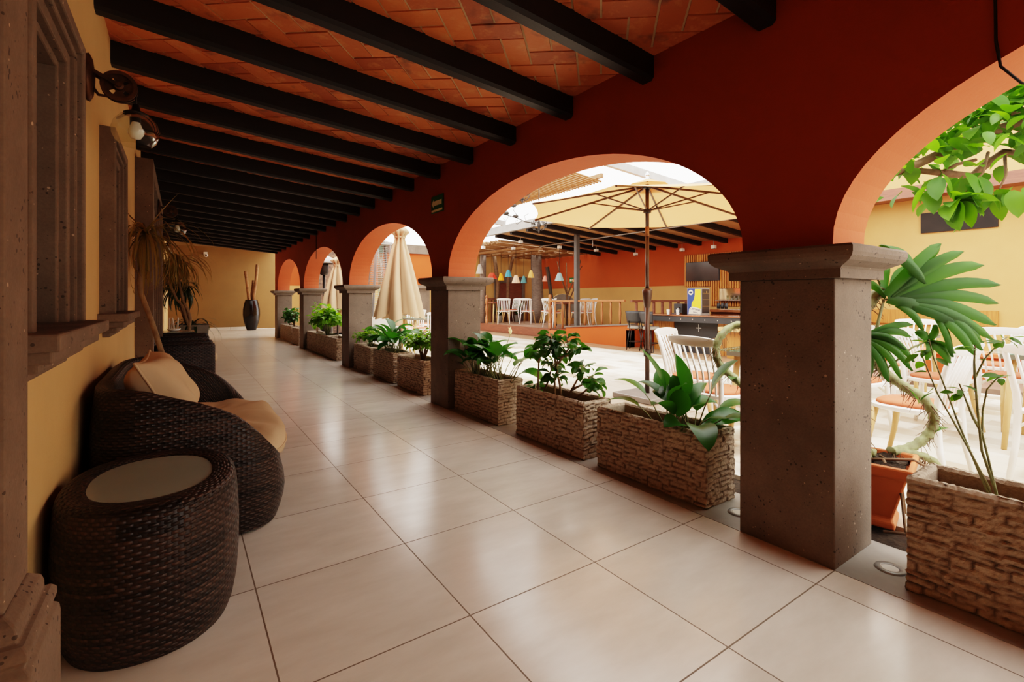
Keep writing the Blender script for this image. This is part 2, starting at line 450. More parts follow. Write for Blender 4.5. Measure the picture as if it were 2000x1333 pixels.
# left wall with two window openings and a portal opening
WIN = [(1.64, 2.44), (3.46, 4.22)]
m = M()
def wl(y0, y1, z0, z1): m.box(-.72, WX, y0, y1, z0, z1)
ys = -7
for a, b in WIN:
    o0, o1 = a + .14, b - .14
    wl(ys, o0, 0, 3.1); wl(o0, o1, 0, 1.03); wl(o0, o1, 1.98, 3.1); ys = o1
wl(ys, 6.3, 0, 3.1); wl(6.3, 8.5, 2.3, 3.1); wl(8.5, 20.4, 0, 3.1)
struct(m.obj('wall_left', MAT['wall']))
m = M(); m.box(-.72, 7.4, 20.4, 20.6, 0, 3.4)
struct(m.obj('wall_back', MAT['wall_end_shaded']))
m = M(); m.box(-.72, 2.62, -7.2, -7, 0, 3.1)
struct(m.obj('rear_light_blocker', MAT['wall']))  # unseen wall added behind the camera to cut light from the rear
m = M(); m.box(-.7, 2.26, 20.37, 20.4, 0, .09)
struct(m.obj('baseboard_back', MAT['tile']))

# arcade wall with elliptical arches
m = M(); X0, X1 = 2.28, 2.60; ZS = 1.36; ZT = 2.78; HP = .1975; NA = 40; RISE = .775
def col_quad(x, y0, y1, z0, z1, mi):
    m.quad((x, y0, z0), (x, y1, z0), (x, y1, z1), (x, y0, z1), mi)
edges = [-7.0] + YS + [15.62]
for k, y in enumerate(YS):
    a = y - HP; b = y + HP
    if k == len(YS) - 1: b = 15.62
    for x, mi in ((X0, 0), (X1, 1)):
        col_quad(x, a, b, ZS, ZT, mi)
m.quad((X0, 15.62, 0), (X1, 15.62, 0), (X1, 15.62, ZT), (X0, 15.62, ZT), 1)
for k in range(len(YS) - 1):
    a = YS[k] + HP; b = YS[k + 1] - HP; c = (a + b) / 2; r = (b - a) / 2
    pts = []
    for j in range(NA + 1):
        th = pi * j / NA
        pts.append((c - r * cos(th), ZS + .02 + RISE * sin(th) ** .94))
    pts[0] = (a, ZS); pts[-1] = (b, ZS)
    for j in range(NA):
        (ya, za), (yb, zb) = pts[j], pts[j + 1]
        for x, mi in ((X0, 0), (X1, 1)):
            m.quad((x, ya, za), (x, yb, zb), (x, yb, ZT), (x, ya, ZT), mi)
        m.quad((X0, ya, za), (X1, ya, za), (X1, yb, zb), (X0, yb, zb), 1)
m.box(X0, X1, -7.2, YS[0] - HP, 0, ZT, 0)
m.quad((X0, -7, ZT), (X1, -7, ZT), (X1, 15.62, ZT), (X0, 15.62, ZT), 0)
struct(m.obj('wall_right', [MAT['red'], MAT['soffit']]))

# ceiling: herringbone bricks on a mortar bed
m = M(); bw = .142; g = .0065
rnd = random.Random(3)
cs, sn = cos(pi / 4), sin(pi / 4)
def addbrick(u0, u1, v0, v1):
    pts = [(u0 + g, v0 + g), (u1 - g, v0 + g), (u1 - g, v1 - g), (u0 + g, v1 - g)]
    w = [(u * cs - v * sn, u * sn + v * cs) for u, v in pts]
    cx = sum(p[0] for p in w) / 4; cy = sum(p[1] for p in w) / 4
    if not (-.50 < cx < 2.40 and -6.8 < cy < 15.6): return
    w = [(min(max(x, -.5), 2.4), y) for x, y in w]
    c = rnd.random(); dz = rnd.uniform(-.003, .003)
    lo = [m.vert((x, y, zc(x) + dz), None, c) for x, y in w]
    k = .86
    hi = [m.vert((x, y, zc(x) + .02), None, c) for x, y in w]
    m.face(lo[::-1])
    for j in range(4): m.face((lo[j], lo[(j + 1) % 4], hi[(j + 1) % 4], hi[j]))
for i in range(-60, 130):
    for j in range(-70, 120):
        q = (i - j) % 4
        if q == 0: addbrick(i * bw, (i + 2) * bw, j * bw, (j + 1) * bw)
        elif q == 3: addbrick(i * bw, (i + 1) * bw, j * bw, (j + 2) * bw)
struct(m.obj('ceiling', MAT['brick']), 'herringbone terracotta brick ceiling')
m = M()
def slab(x0, x1, y0, y1, d0, d1):
    P = [(x, y, zc(x) + d) for d in (d0, d1) for y in (y0, y1) for x in (x0, x1)]
    i = [m.vert(p) for p in P]
    for q in ((0, 2, 3, 1), (4, 5, 7, 6), (0, 1, 5, 4), (2, 6, 7, 3), (0, 4, 6, 2), (1, 3, 7, 5)): m.face([i[k] for k in q])
slab(-.72, 2.62, -7, 15.62, .008, .16)
struct(m.obj('ceiling_bed', MAT['mortar']), 'lime mortar bed between the ceiling bricks')
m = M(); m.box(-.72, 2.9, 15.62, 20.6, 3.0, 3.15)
struct(m.obj('end_bay_roof', MAT['wall_end_shaded']), 'plain roof over the far end bay')

# beams
order = ['first', 'second', 'third', 'fourth', 'fifth', 'sixth', 'seventh', 'eighth', 'ninth', 'tenth', 'eleventh', 'twelfth',
         'thirteenth', 'fourteenth', 'fifteenth', 'sixteenth', 'seventeenth', 'eighteenth', 'nineteenth', 'twentieth', 'twenty-first', 'twenty-second', 'twenty-third']
BW, BH = .10, .142
def beam(y, label):
    m = M()
    prof = [(0, .004), (0, -BH + .018), (.018, -BH), (BW - .018, -BH), (BW, -BH + .018), (BW, .004)]
    A = [m.vert((WX - .03, y + a, zc(WX - .03) + b)) for a, b in prof]; B = [m.vert((2.285, y + a, zc(2.285) + b)) for a, b in prof]
    for j in range(5): m.face((A[j], A[j + 1], B[j + 1], B[j]))
    m.face(A[::-1]); m.face(B); m.face((A[5], A[0], B[0], B[5]))
    o = m.obj('ceiling_beam', MAT['beam'])
    if label: tag(o, label, 'beam', 'black beams under the brick ceiling')
    else: o['kind'] = 'structure'
n = 0
for k in range(-9, 21):
    y = 1.147 + .7025 * k
    if y < .3: beam(y, None if y < .3 else '')
    else:
        beam(y, 'black painted timber ceiling beam, ' + order[n] + ' counted from the near end of the ceiling'); n += 1

# columns
capprof = [(.035, 1.235), (.035, 1.275), (.042, 1.284), (.06, 1.292), (.085, 1.305), (.10, 1.322), (.105, 1.338), (.105, 1.36), (.097, 1.37)]
colname = {2: 'large stone column in the foreground with monstera behind it', 3: 'second stone column along the arcade, left of the big peace lily planter',
           4: 'third stone column along the arcade, beside the closed beige parasol', 5: 'fourth stone column along the arcade', 6: 'farthest stone column, at the end of the arcade'}
for k, y in enumerate(YS):
    r = thing('stone_column', colname.get(k, ''), 'column', (2.465, y, 0), group='square volcanic stone columns of the arcade')
    m = M(); m.box(2.27, 2.66, y - .21, y + .21, 0, 1.236)
    o = m.obj('shaft', MAT['stone'], r, bevel=.006)
    m = M(); m.sqlathe(capprof, 2.27, 2.66, y - .21, y + .21)
    o2 = m.obj('capital', MAT['stone'], r)
    if k < 2:
        for q in ('label', 'category', 'group'):
            if q in r: del r[q]
        r['kind'] = 'structure'

# recessed kerb lights
for x, y, l in ((2.475, .772, 'round recessed floor light in the kerb right of the foreground column'), (2.456, 1.432, 'round recessed floor light in the kerb left of the foreground column')):
    r = thing('floor_light', l, 'light', (x, y, 0), group='recessed floor lights in the kerb')
    m = M(); m.lathe([(.030, .002), (.030, .007), (.036, .009), (.052, .009), (.056, .002)], (x, y, 0), 28, cap=False); m.obj('rim', MAT['steel'], r, True)
    m = M(); m.lathe([(.0, .0065), (.031, .0065)], (x, y, 0), 24, cap=False); m.obj('lens', MAT['white_mat'], r)

# stone windows
def frame_ring(m, y0, y1, z0, z1, w, xa, xb):
    m.box(xa, xb, y0, y0 + w, z0, z1); m.box(xa, xb, y1 - w, y1, z0, z1); m.box(xa, xb, y0 + w, y1 - w, z1 - w, z1)
for i, (a, b) in enumerate(WIN):
    r = bpy.data.objects.new('window_%d' % (i + 1), None); C.objects.link(r); r.location = (WX, (a + b) / 2, 1.0); r['kind'] = 'structure'
    z0, z1 = 1.06, 2.105
    m = M()
    frame_ring(m, a, b, z0, z1, .045, WX - .02, -.300)
    frame_ring(m, a + .045, b - .045, z0, z1 - .045, .022, WX - .02, -.318)
    frame_ring(m, a + .067, b - .067, z0, z1 - .067, .045, WX - .02, -.335)
    frame_ring(m, a + .112, b - .112, z0, z1 - .112, .03, WX - .2, -.358)
    m.obj('window_frame', MAT['stone_warm'], r, bevel=.006)
    m = M(); m.box(WX - .22, -.238, a - .075, b + .075, 1.02, 1.064); 
    m.box(WX - .02, -.262, a - .01, b + .01, .985, 1.02); m.box(WX - .02, -.30, a + .06, b - .06, .955, .985); m.box(WX - .02, -.335, a + .12, b - .12, .925, .955)
    m.obj('window_sill', MAT['stone_warm'], r, bevel=.006)
    m = M(); m.box(WX - .24, WX - .21, a + .13, b - .13, 1.0, 1.99); m.obj('pane', MAT['window'], r)

# near pilaster with moulded plinth
r = thing('stone_pilaster', 'brown stone pilaster with moulded plinth at the left edge, nearest the camera', 'pilaster', (-.3, 1.35, 0))
m = M(); m.box(WX + .001, -.27, 1.27, 1.44, .56, 2.76); m.box(WX + .001, -.305, .9, 1.27, .56, 2.76); m.obj('shaft', MAT['stone_warm'], r, bevel=.006)
m = M()
m.sqlathe([(.045, 0), (.045, .445), (.043, .462), (.034, .472), (.034, .478), (.040, .486), (.040, .502), (.032, .512), (.022, .516), (.022, .530), (.018, .545), (.006, .556), (0, .562)], WX + .048, -.27, 1.265, 1.438)
m.obj('plinth', MAT['stone_warm'], r, bevel=.003)

# portal (doorway) with fluted jambs
r = bpy.data.objects.new('door_1', None); C.objects.link(r); r.location = (WX, 7.4, 0); r['kind'] = 'structure'
m = M()
m.box(WX - .02, -.225, 5.9, 6.06, 0, 2.52); m.box(WX - .02, -.225, 8.74, 8.9, 0, 2.52); m.box(WX - .02, -.225, 6.06, 8.74, 2.36, 2.52)
for k in range(5):
    x = -.245 - .024 * k; y = 6.06 + .075 * k
    m.box(WX - .02, x, y, y + .075, 0, 2.36 - .03 * k); m.box(WX - .02, x, 8.74 - .075 * (k + 1), 8.74 - .075 * k, 0, 2.36 - .03 * k)
    m.tube([(x + .004, y + .04, 0), (x + .004, y + .04, 2.3)], .014, 6)
    m.tube([(x + .004, 8.74 - .075 * k - .04, 0), (x + .004, 8.74 - .075 * k - .04, 2.3)], .014, 6)
m.box(WX - .02, -.30, 6.4, 8.4, 2.2, 2.36)
m.obj('door_frame', MAT['stone_warm'], r, bevel=.005)
m = M(); m.box(WX - .12, WX - .06, 6.35, 8.45, 0, 2.3)
for k in range(14): m.box(WX - .07, WX - .045, 6.42 + k * .145, 6.52 + k * .145, .1, 2.2)
m.obj('door_leaf', MAT['window'], r)

# ------------------------------------------------------------------ courtyard walls and gallery
m = M()
m.box(11.5, 11.7, 4.6, 15.2, 0, 1.5, 0); m.box(11.5, 11.7, 4.6, 15.2, 1.5, 3.2, 1); m.box(11.5, 11.7, -9, 4.6, 0, 5.2, 0)
struct(m.obj('gallery_wall', [MAT['tan'], MAT['orange']]), 'gallery wall, orange above and tan below')
m = M(); m.box(11.1, 11.5, -9, 4.6, 3.02, 3.22); m.box(10.9, 11.2, -9, 4.6, 2.98, 3.06)
struct(m.obj('eave_beam', MAT['deckface']), 'brown eave along the tall tan wall')
m = M(); m.box(11.46, 11.5, 2.06, 3.1, 2.37, 2.74)
struct(m.obj('window_3', MAT['window']), 'narrow dark window high in the tan wall')
m = M(); m.box(8.7, 11.5, 15.0, 15.2, 0, 3.2); struct(m.obj('gallery_end_wall', MAT['tan']), 'tan wall closing the raised dining deck')
m = M()
m.box(2.75, 8.7, 16.6, 16.8, 0, 1.55, 0); m.box(2.75, 8.7, 16.6, 16.8, 1.55, 2.78, 1); m.box(5.6, 8.7, 16.52, 16.62, 2.78, 3.1, 2)
struct(m.obj('courtyard_end_wall', [MAT['tan'], MAT['orange'], MAT['stone']]), 'orange and tan wall closing the courtyard')
m = M(); m.box(3.25, 4.5, 16.35, 16.6, 0, 3.2); struct(m.obj('rubble_wall', MAT['bougain']), 'dark rubble stone wall panel at the courtyard end')
m = M(); m.box(7.0, 7.45, 16.1, 16.5, 0, 1.5); m.box(6.92, 7.53, 16.02, 16.6, 1.5, 1.62)
struct(m.obj('stone_pier', MAT['stone']), 'stone pier against the courtyard end wall')

# gallery roof
def zr(x): return 2.67 + .08 * (11.5 - x)
m = M()
i = [m.vert(p) for p in ((7.4, 4.2, zr(7.4)), (11.5, 4.2, zr(11.5)), (11.5, 11.6, zr(11.5)), (7.4, 11.6, zr(7.4)), (7.4, 4.2, zr(7.4) + .1), (11.5, 4.2, zr(11.5) + .1), (11.5, 11.6, zr(11.5) + .1), (7.4, 11.6, zr(7.4) + .1))]
for q in ((0, 1, 2, 3), (4, 5, 6, 7), (0, 1, 5, 4), (2, 3, 7, 6), (0, 3, 7, 4), (1, 2, 6, 5)): m.face([i[k] for k in q])
struct(m.obj('gallery_roof', MAT['ceilboard']), 'boarded sloping roof over the bar')
m = M(); m.box(7.28, 7.40, 4.2, 14.2, 2.95, 3.15); struct(m.obj('roof_girder', MAT['steel']), 'grey steel girder along the front of the gallery roof')
for k in range(-2, 7):
    y = 7.04 + .755 * k; m = M()
    m.bar((7.4, y, zr(7.4) - .055), (11.5, y, zr(11.5) - .055), .10, .11)
    tag(m.obj('roof_beam', MAT['beam']), 'dark rafter under the gallery roof above the bar, ' + order[k + 2] + ' counted from the television side', 'beam', 'dark rafters of the gallery roof')
r = thing('roof_post', 'grey steel post holding the gallery roof beside the balustrade', 'post', (8.75, 9.69, 0))
m = M(); m.box(8.69, 8.81, 9.60, 9.70, 0, 2.88); m.obj('shaft', MAT['postgrey'], r); m = M(); m.box(8.64, 8.86, 9.55, 9.75, 0, .015); m.obj('foot_plate', MAT['steel'], r)
# cane canopy over the deck
m = M()
for k in range(38): m.tube([(7.6, 11.65 + k * .09, 2.80 + .03 * sin(k * 2.3)), (11.5, 11.65 + k * .09, 2.70 + .03 * sin(k * 1.7))], .036, 5)
for k in range(5): m.tube([(8.4 + k * .74, 11.6, 2.68), (8.4 + k * .74, 15.0, 2.68)], .04, 6)
tag(m.obj('cane_canopy', MAT['bamboo']), 'canopy of brown canes over the raised dining deck', 'canopy')
m = M()
for k in range(44): m.tube([(5.6, 8.6 + k * .115, 4.35), (8.6, 8.6 + k * .115, 4.05)], .03, 5)
for k in range(4): m.box(5.7 + k * .9, 5.78 + k * .9, 8.4, 13.7, 4.36 - k * .09, 4.46 - k * .09)
tag(m.obj('cane_pergola', MAT['bamboo']), 'brown cane pergola high above the courtyard seen under the arch', 'pergola')
for k, (y, lab) in enumerate(((4.3, 'pale steel roof rafter above the open parasol, nearest to the camera'), (6.1, 'pale steel roof rafter above the open parasol, middle one'), (7.9, 'pale steel roof rafter beside the cane pergola'))):
    m = M(); m.bar((4.2, y, 4.55), (12.5, y, 4.0), .10, .18); tag(m.obj('roof_rafter', MAT['steel']), lab, 'rafter', 'pale steel rafters over the courtyard')
for k, (y, lab) in enumerate(((12.9, 'pale steel rafter beyond the cane pergola, nearer one'), (14.2, 'pale steel rafter beyond the cane pergola, middle one'), (15.5, 'pale steel rafter beyond the cane pergola, farther one'))):
    m = M(); m.bar((4.2, y, 3.95), (8.6, y, 3.55), .09, .16); tag(m.obj('roof_rafter', MAT['steel']), lab, 'rafter', 'pale steel rafters over the courtyard')

# raised deck, step, ramp parapet
m = M(); m.box(8.72, 11.5, 10.75, 15.0, 0, .268, 0); m.box(8.70, 8.74, 10.75, 15.0, .03, .272, 1)
struct(m.obj('dining_deck', [MAT['deckwood'], MAT['deckface']]), 'raised wooden dining deck')
m = M(); m.box(8.66, 9.4, 9.95, 10.75, 0, .24); struct(m.obj('deck_step', MAT['soffit']), 'pale orange step beside the deck')
m = M()
P = [(x, y, z) for x in (8.62, 8.78) for y, z in ((7.68, 0), (9.95, 0), (9.95, .355), (7.68, .52))]
i = [m.vert(p) for p in P]
for q in ((0, 1, 2, 3), (7, 6, 5, 4), (0, 4, 5, 1), (1, 5, 6, 2), (2, 6, 7, 3), (3, 7, 4, 0)): m.face([i[k] for k in q], 0)
m.bar((8.70, 9.98, .37), (8.70, 7.64, .54), .22, .035, mi=1)
m.box(8.62, 11.4, 7.68, 7.8, 0, .40, 0)
struct(m.obj('ramp_parapet', [MAT['orange'], MAT['stone']]), 'low orange parapet with a grey stone coping')
m = M(); m.box(8.85, 9.25, -6, 3.6, 0, .36, 0); m.box(8.80, 9.30, -6, 3.65, .36, .41, 1); m.box(8.0, 8.85, -6, 4.2, -.001, .06, 2)
struct(m.obj('low_orange_wall', [MAT['orange'], MAT['soffit'], MAT['dark_tile']]), 'low orange wall behind the white chairs')
m = M(); m.box(11.44, 11.5, 2.06, 4.2, .66, .93); tag(m.obj('wall_board', MAT['barwood']), 'brown wooden board fixed low on the tall tan wall', 'board')

# light roof of the courtyard is open sky

# ================================================================== FOREGROUND FURNITURE
def sup(th, a, b, e):
    c_, s_ = cos(th), sin(th)
    return (a * math.copysign(abs(c_) ** (2 / e), c_), b * math.copysign(abs(s_) ** (2 / e), s_))

# oval side table
r = thing('side_table', 'oval brown wicker side table with frosted glass top in front of the sofa', 'side table', (-.085, 2.235, 0))
cx, cy, ta, tb, te = -.085, 2.235, .272, .365, 2.25
n = 96; peri = 2.05
prof = [(.90, .0), (.94, .03), (.985, .10), (1.01, .20), (1.015, .30), (1.0, .40), (.985, .455), (.965, .478), (.93, .489), (.86, .492), (.78, .492), (.70, .490), (.68, .482), (.675, .46)]
vl = [0]
for k in range(1, len(prof)):
    vl.append(vl[-1] + sqrt(((prof[k][0] - prof[k - 1][0]) * .32) ** 2 + (prof[k][1] - prof[k - 1][1]) ** 2))
m = M()
def f(i, j):
    s_, z = prof[j]; x, y = sup(2 * pi * i / n, ta, tb, te); return (cx + x * s_, cy + y * s_, z)
m.grid(f, n, len(prof) - 1, lambda i, j: (i / n * peri, vl[j]))
m.obj('woven_body', MAT['wicker'], r, True)
m = M(); ring = [m.vert((cx + sup(2 * pi * i / n, ta, tb, te)[0] * .685, cy + sup(2 * pi * i / n, ta, tb, te)[1] * .685, .486)) for i in range(n)]; m.face(ring)
ring2 = [m.vert((cx + sup(2 * pi * i / n, ta, tb, te)[0] * .685, cy + sup(2 * pi * i / n, ta, tb, te)[1] * .685, .478)) for i in range(n)]; m.face(ring2[::-1])
m.obj('glass_top', MAT['frost'], r)

# wicker sofa with sweeping arms
scx, scy, sa, sb, se = .060, 3.44, .405, .80, 4.8
r = thing('wicker_sofa', 'curved brown wicker sofa with sweeping arms and a beige seat cushion', 'sofa', (.06, 3.44, 0))
TAB = [(-.40, .745), (-.30, .75), (-.19, .735), (-.10, .70), (0, .665), (.09, .625), (.16, .585), (.21, .545), (.28, .475), (.34, .40), (.38, .335), (.41, .265), (.43, .19), (.44, .12)]
def rim(x):
    if x <= TAB[0][0]: return TAB[0][1]
    for (a, za), (b, zb) in zip(TAB, TAB[1:]):
        if x <= b: return za + (zb - za) * (x - a) / (b - a)
    return TAB[-1][1]
# path angles: near arm front (theta ~ -0.55) round the back to far arm front
nt_ = 150; th0, th1 = -.50, -(2 * pi - .50)
path = []
for k in range(nt_ + 1):
    th = th0 + (th1 - th0) * k / nt_
    x, y = sup(th, sa, sb, se); path.append((x, y))
lens = [0]
for k in range(nt_): lens.append(lens[-1] + math.dist(path[k], path[k + 1]))
# resample evenly
def at(s):
    s = min(max(s, 0), lens[-1])
    for k in range(nt_):
        if s <= lens[k + 1]:
            f_ = (s - lens[k]) / max(1e-9, lens[k + 1] - lens[k]); return (path[k][0] + (path[k + 1][0] - path[k][0]) * f_, path[k][1] + (path[k + 1][1] - path[k][1]) * f_)
    return path[-1]
NP = 150; pts = [at(lens[-1] * k / NP) for k in range(NP + 1)]
TH = .075
def sec(k):
    p = pts[k]; a = pts[max(0, k - 1)]; b = pts[min(NP, k + 1)]
    dx, dy = b[0] - a[0], b[1] - a[1]; L = math.hypot(dx, dy); nx, ny = dy / L, -dx / L
    if nx * p[0] + ny * p[1] < 0: nx, ny = -nx, -ny
    h = max(.09, rim(p[0])); out = []
    e = min(k, NP - k) / NP
    tuck = max(0, 1 - e / .03)
    zlo = .012
    for f_ in (0, .12, .3, .5, .7, .86, .95):
        z = zlo + (h - .03 - zlo) * f_
        bul = .022 * sin(pi * min(1, f_ * 1.05)) - .016 * (1 - f_) ** 3 * (.35 + .65 * (1 if p[0] > .1 else 0))
        out.append((p[0] + nx * bul, p[1] + ny * bul, z))
    for f_ in range(1, 6):
        an = pi * f_ / 6
        out.append((p[0] - nx * (TH / 2 - TH / 2 * cos(an)), p[1] - ny * (TH / 2 - TH / 2 * cos(an)), h - .03 + .03 * sin(an)))
    zi = min(h - .03, .30)
    for f_ in (0, .5, 1): out.append((p[0] - nx * TH, p[1] - ny * TH, h - .03 + (min(zi, h - .03) - .12 - (h - .03)) * f_))
    return out
secs = [sec(k) for k in range(NP + 1)]
ns = len(secs[0]); m = M()
def fuv(i, j):
    v = 0
    for q in range(j): v += math.dist(secs[i][q], secs[i][q + 1])
    return (lens[-1] * i / NP, v)
m.grid(lambda i, j: (scx + secs[i][j][0], scy + secs[i][j][1], secs[i][j][2]), NP, ns - 1, fuv)
for k in (0, NP): m.face([m.vert((scx + q[0], scy + q[1], q[2]), (0, 0)) for q in secs[k]])
m.obj('woven_frame', MAT['wicker'], r, True)
m = M(); n2 = 90
sp = [(.84, .012), (.90, .05), (.95, .14), (.975, .22), (.97, .262), (.90, .272), (.3, .272)]
m.grid(lambda i, j: (scx + sup(2 * pi * i / n2, sa, sb, se)[0] * sp[j][0] + (.02 if cos(2 * pi * i / n2) > 0 else -.0) * 0, scy + sup(2 * pi * i / n2, sa, sb * .95, se)[1] * sp[j][0], sp[j][1]), n2, len(sp) - 1,
       lambda i, j: (2.4 * 2 * i / n2 / 1, sp[j][1] + (.97 - sp[j][0]) * .4))
m.obj('seat_base', MAT['wicker'], r, True)
# puffy seat cushion
m = M(); cp = [(.55, .275), (.90, .278), (.965, .295), (.985, .33), (.975, .375), (.94, .402), (.88, .418), (.75, .432), (.5, .440), (.2, .442), (0.0, .442)]
n3 = 72; ca, cb_, ce = .395, .70, 3.2
def fc(i, j):
    th = 2 * pi * i / n3; x, y = sup(th, ca, cb_, ce); s_, z = cp[j]
    wr = .007 * sin(th * 7 + j) + .010 * sin(th * 3 + 1.3) * (1 if 3 <= j <= 8 else 0) + .006 * sin(x * 26 + y * 13) * (1 if j > 4 else 0)
    return (scx + .075 + x * s_, scy + y * s_, z + wr * (.3 if j < 2 else 1))
m.grid(fc, n3, len(cp) - 1)
cu = m.obj('seat_cushion', MAT['cushion'], r, True)
m = M(); m.tube([(scx + .075 + sup(2 * pi * i / n3, ca, cb_, ce)[0] * .986, scy + sup(2 * pi * i / n3, ca, cb_, ce)[1] * .986, .338 + .006 * sin(2 * pi * i / n3 * 3 + 1.3)) for i in range(n3 + 1)], .0045, 6)
m.obj('piping', MAT['cushion'], cu, True)

# throw pillow
def pillow(root, center, size, thick, R, mat, pad=.012):
    m = M(); n = 22
    for sgn in (1, -1):
        def fp(i, j):
            u = -1 + 2 * i / n; v = -1 + 2 * j / n
            k = 1 - .13 * (1 - (u * u)) * abs(v) ** 3 ; l = 1 - .13 * (1 - (v * v)) * abs(u) ** 3
            w = ((1 - u ** 4) * (1 - v ** 4)) ** .62
            z = sgn * thick * w * (1 + .07 * sin(5 * u + 2) * sin(4 * v)) + .006 * sin(7 * u + 3 * v) * w
            return tuple(R @ V((u * size * l, v * size * k, z)) + V(center))
        m.grid(fp, n, n)
    o = m.obj('cover', mat, root, True)
    m = M(); loop = []
    for k in range(60):
        t = k / 60 * 4; e = int(t); q = -1 + 2 * (t - e)
        u, v = [(q, -1), (1, q), (-q, 1), (-1, -q)][e]
        kk = 1 - .13 * (1 - (u * u)) * abs(v) ** 3; l = 1 - .13 * (1 - (v * v)) * abs(u) ** 3
        loop.append(tuple(R @ V((u * size * l, v * size * kk, 0)) + V(center)))
    loop.append(loop[0]); m.tube(loop, .006, 6, False); m.obj('piping', mat, o, True)
r = thing('throw_pillow', 'beige square throw pillow leaning in the corner of the wicker sofa', 'pillow', (-.09, 3.15, .44))
ux = V((.10, .99, .06)).normalized(); vx = V((-.44, 0, .90)); vx = (vx - ux * vx.dot(ux)).normalized(); wx = ux.cross(vx)
Rm = Matrix((ux, vx, wx)).transposed()
pillow(r, (-.075, 3.13, .665), .205, .115, Rm, MAT['cushion'])

# ------------------------------------------------------------------ two wicker armchairs by the portal
def woven_box(m, x0, x1, y0, y1, z0, z1, rr=.03):
    P = [(x0 + rr, y0), (x1 - rr, y0), (x1, y0 + rr), (x1, y1 - rr), (x1 - rr, y1), (x0 + rr, y1), (x0, y1 - rr), (x0, y0 + rr), (x0 + rr, y0)]
    L = [0]
    for a, b in zip(P, P[1:]): L.append(L[-1] + math.dist(a, b))
    Z = [(0, z0), (0, z1 - rr), (.3 * rr, z1 - .3 * rr), (rr, z1)]
    def fb(i, j):
        x, y = P[i]; o, z = Z[j]; mx, my = (x0 + x1) / 2, (y0 + y1) / 2
        return (x + math.copysign(min(o, abs(mx - x)), mx - x), y + math.copysign(min(o, abs(my - y)), my - y), z)
    g = m.grid(fb, 8, 3, lambda i, j: (L[i], Z[j][1] + Z[j][0]))
    m.face([m.vert(m.v[q], (m.v[q][0], m.v[q][1])) for q in g[3][:-1]])
def armchair(y0, label, w=.66):
    r = thing('wicker_armchair', label, 'armchair', (0, y0 + w / 2, 0), group='brown wicker armchairs along the left wall')
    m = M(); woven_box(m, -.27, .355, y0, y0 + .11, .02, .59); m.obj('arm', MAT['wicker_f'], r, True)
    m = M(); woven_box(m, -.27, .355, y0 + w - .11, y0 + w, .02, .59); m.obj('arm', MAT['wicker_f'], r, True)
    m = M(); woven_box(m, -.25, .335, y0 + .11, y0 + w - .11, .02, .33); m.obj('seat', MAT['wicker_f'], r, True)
    m = M()
    P = [(-.20, .30), (-.30, .83), (-.345, .83), (-.345, .05), (-.20, .05)]
    a = [m.vert((x, y0 + .03, z), (x, z)) for x, z in P]; b = [m.vert((x, y0 + w - .03, z), (x + .5, z)) for x, z in P]
    for j in range(5): m.face((a[j], a[(j + 1) % 5], b[(j + 1) % 5], b[j]))
    m.face(a[::-1]); m.face(b); m.obj('backrest', MAT['wicker_f'], r, bevel=.02)
    m = M(); m.box(-.20, .385, y0 + .12, y0 + w - .12, .335, .45); m.obj('seat_cushion', MAT['cushion'], r, bevel=.035)
armchair(7.08, 'brown wicker armchair just beyond the sofa, nearer of the two')
armchair(8.60, 'brown wicker armchair farther along the left wall, second from the sofa')

# low table with bowl of white reeds
r = thing('low_table', 'low wicker table beyond the armchairs carrying a white bowl', 'table', (-.08, 9.9, 0))
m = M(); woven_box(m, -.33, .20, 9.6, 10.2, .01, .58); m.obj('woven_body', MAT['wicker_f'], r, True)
m = M(); m.box(-.32, .19, 9.61, 10.19, .581, .592); m.obj('glass_top', MAT['frost'], r)
r = thing('white_bowl', 'shallow white bowl on the low wicker table', 'bowl', (-.10, 9.9, .592))
m = M(); m.lathe([(.03, .592), (.075, .60), (.10, .635), (.096, .635), (.07, .606), (0, .602)], (-.10, 9.9, 0), 20, cap=False); m.obj('bowl', MAT['white_mat'], r, True)
for k, (dx, dy, ax, lab) in enumerate(((-.06, .0, 0, 'leftmost'), (-.035, .03, .01, 'second from the left'), (.01, -.02, -.03, 'third from the left, tilted'), (.05, .01, .01, 'rightmost'))):
    m = M(); m.tube([(-.10 + dx, 9.9 + dy, .606), (-.10 + dx + ax, 9.9 + dy, .82)], .011, 8)
    tag(m.obj('white_candle', MAT['reed']), 'slim white taper standing in the white bowl, ' + lab, 'candle', 'white tapers in the bowl')
r = thing('grey_crate', 'weathered grey planter box with a pale block on it beyond the low table', 'planter', (.22, 11.6, 0))
m = M()
P0 = [(.02, 11.35), (.42, 11.35), (.42, 11.85), (.02, 11.85)]; P1 = [(-.02, 11.3), (.46, 11.3), (.46, 11.9), (-.02, 11.9)]; P2 = [(.03, 11.35), (.41, 11.35), (.41, 11.85), (.03, 11.85)]
a = [m.vert((x, y, 0)) for x, y in P0]; b = [m.vert((x, y, .62)) for x, y in P1]; c = [m.vert((x, y, .62)) for x, y in P2]; d = [m.vert((x, y, .54)) for x, y in P2]
for A, B in ((a, b), (b, c), (c, d)):
    for j in range(4): m.face((A[j], A[(j + 1) % 4], B[(j + 1) % 4], B[j]))
m.obj('box', MAT['clay'], r); m = M(); m.face([m.vert((x, y, .55)) for x, y in P2]); m.obj('soil', MAT['soil'], r)

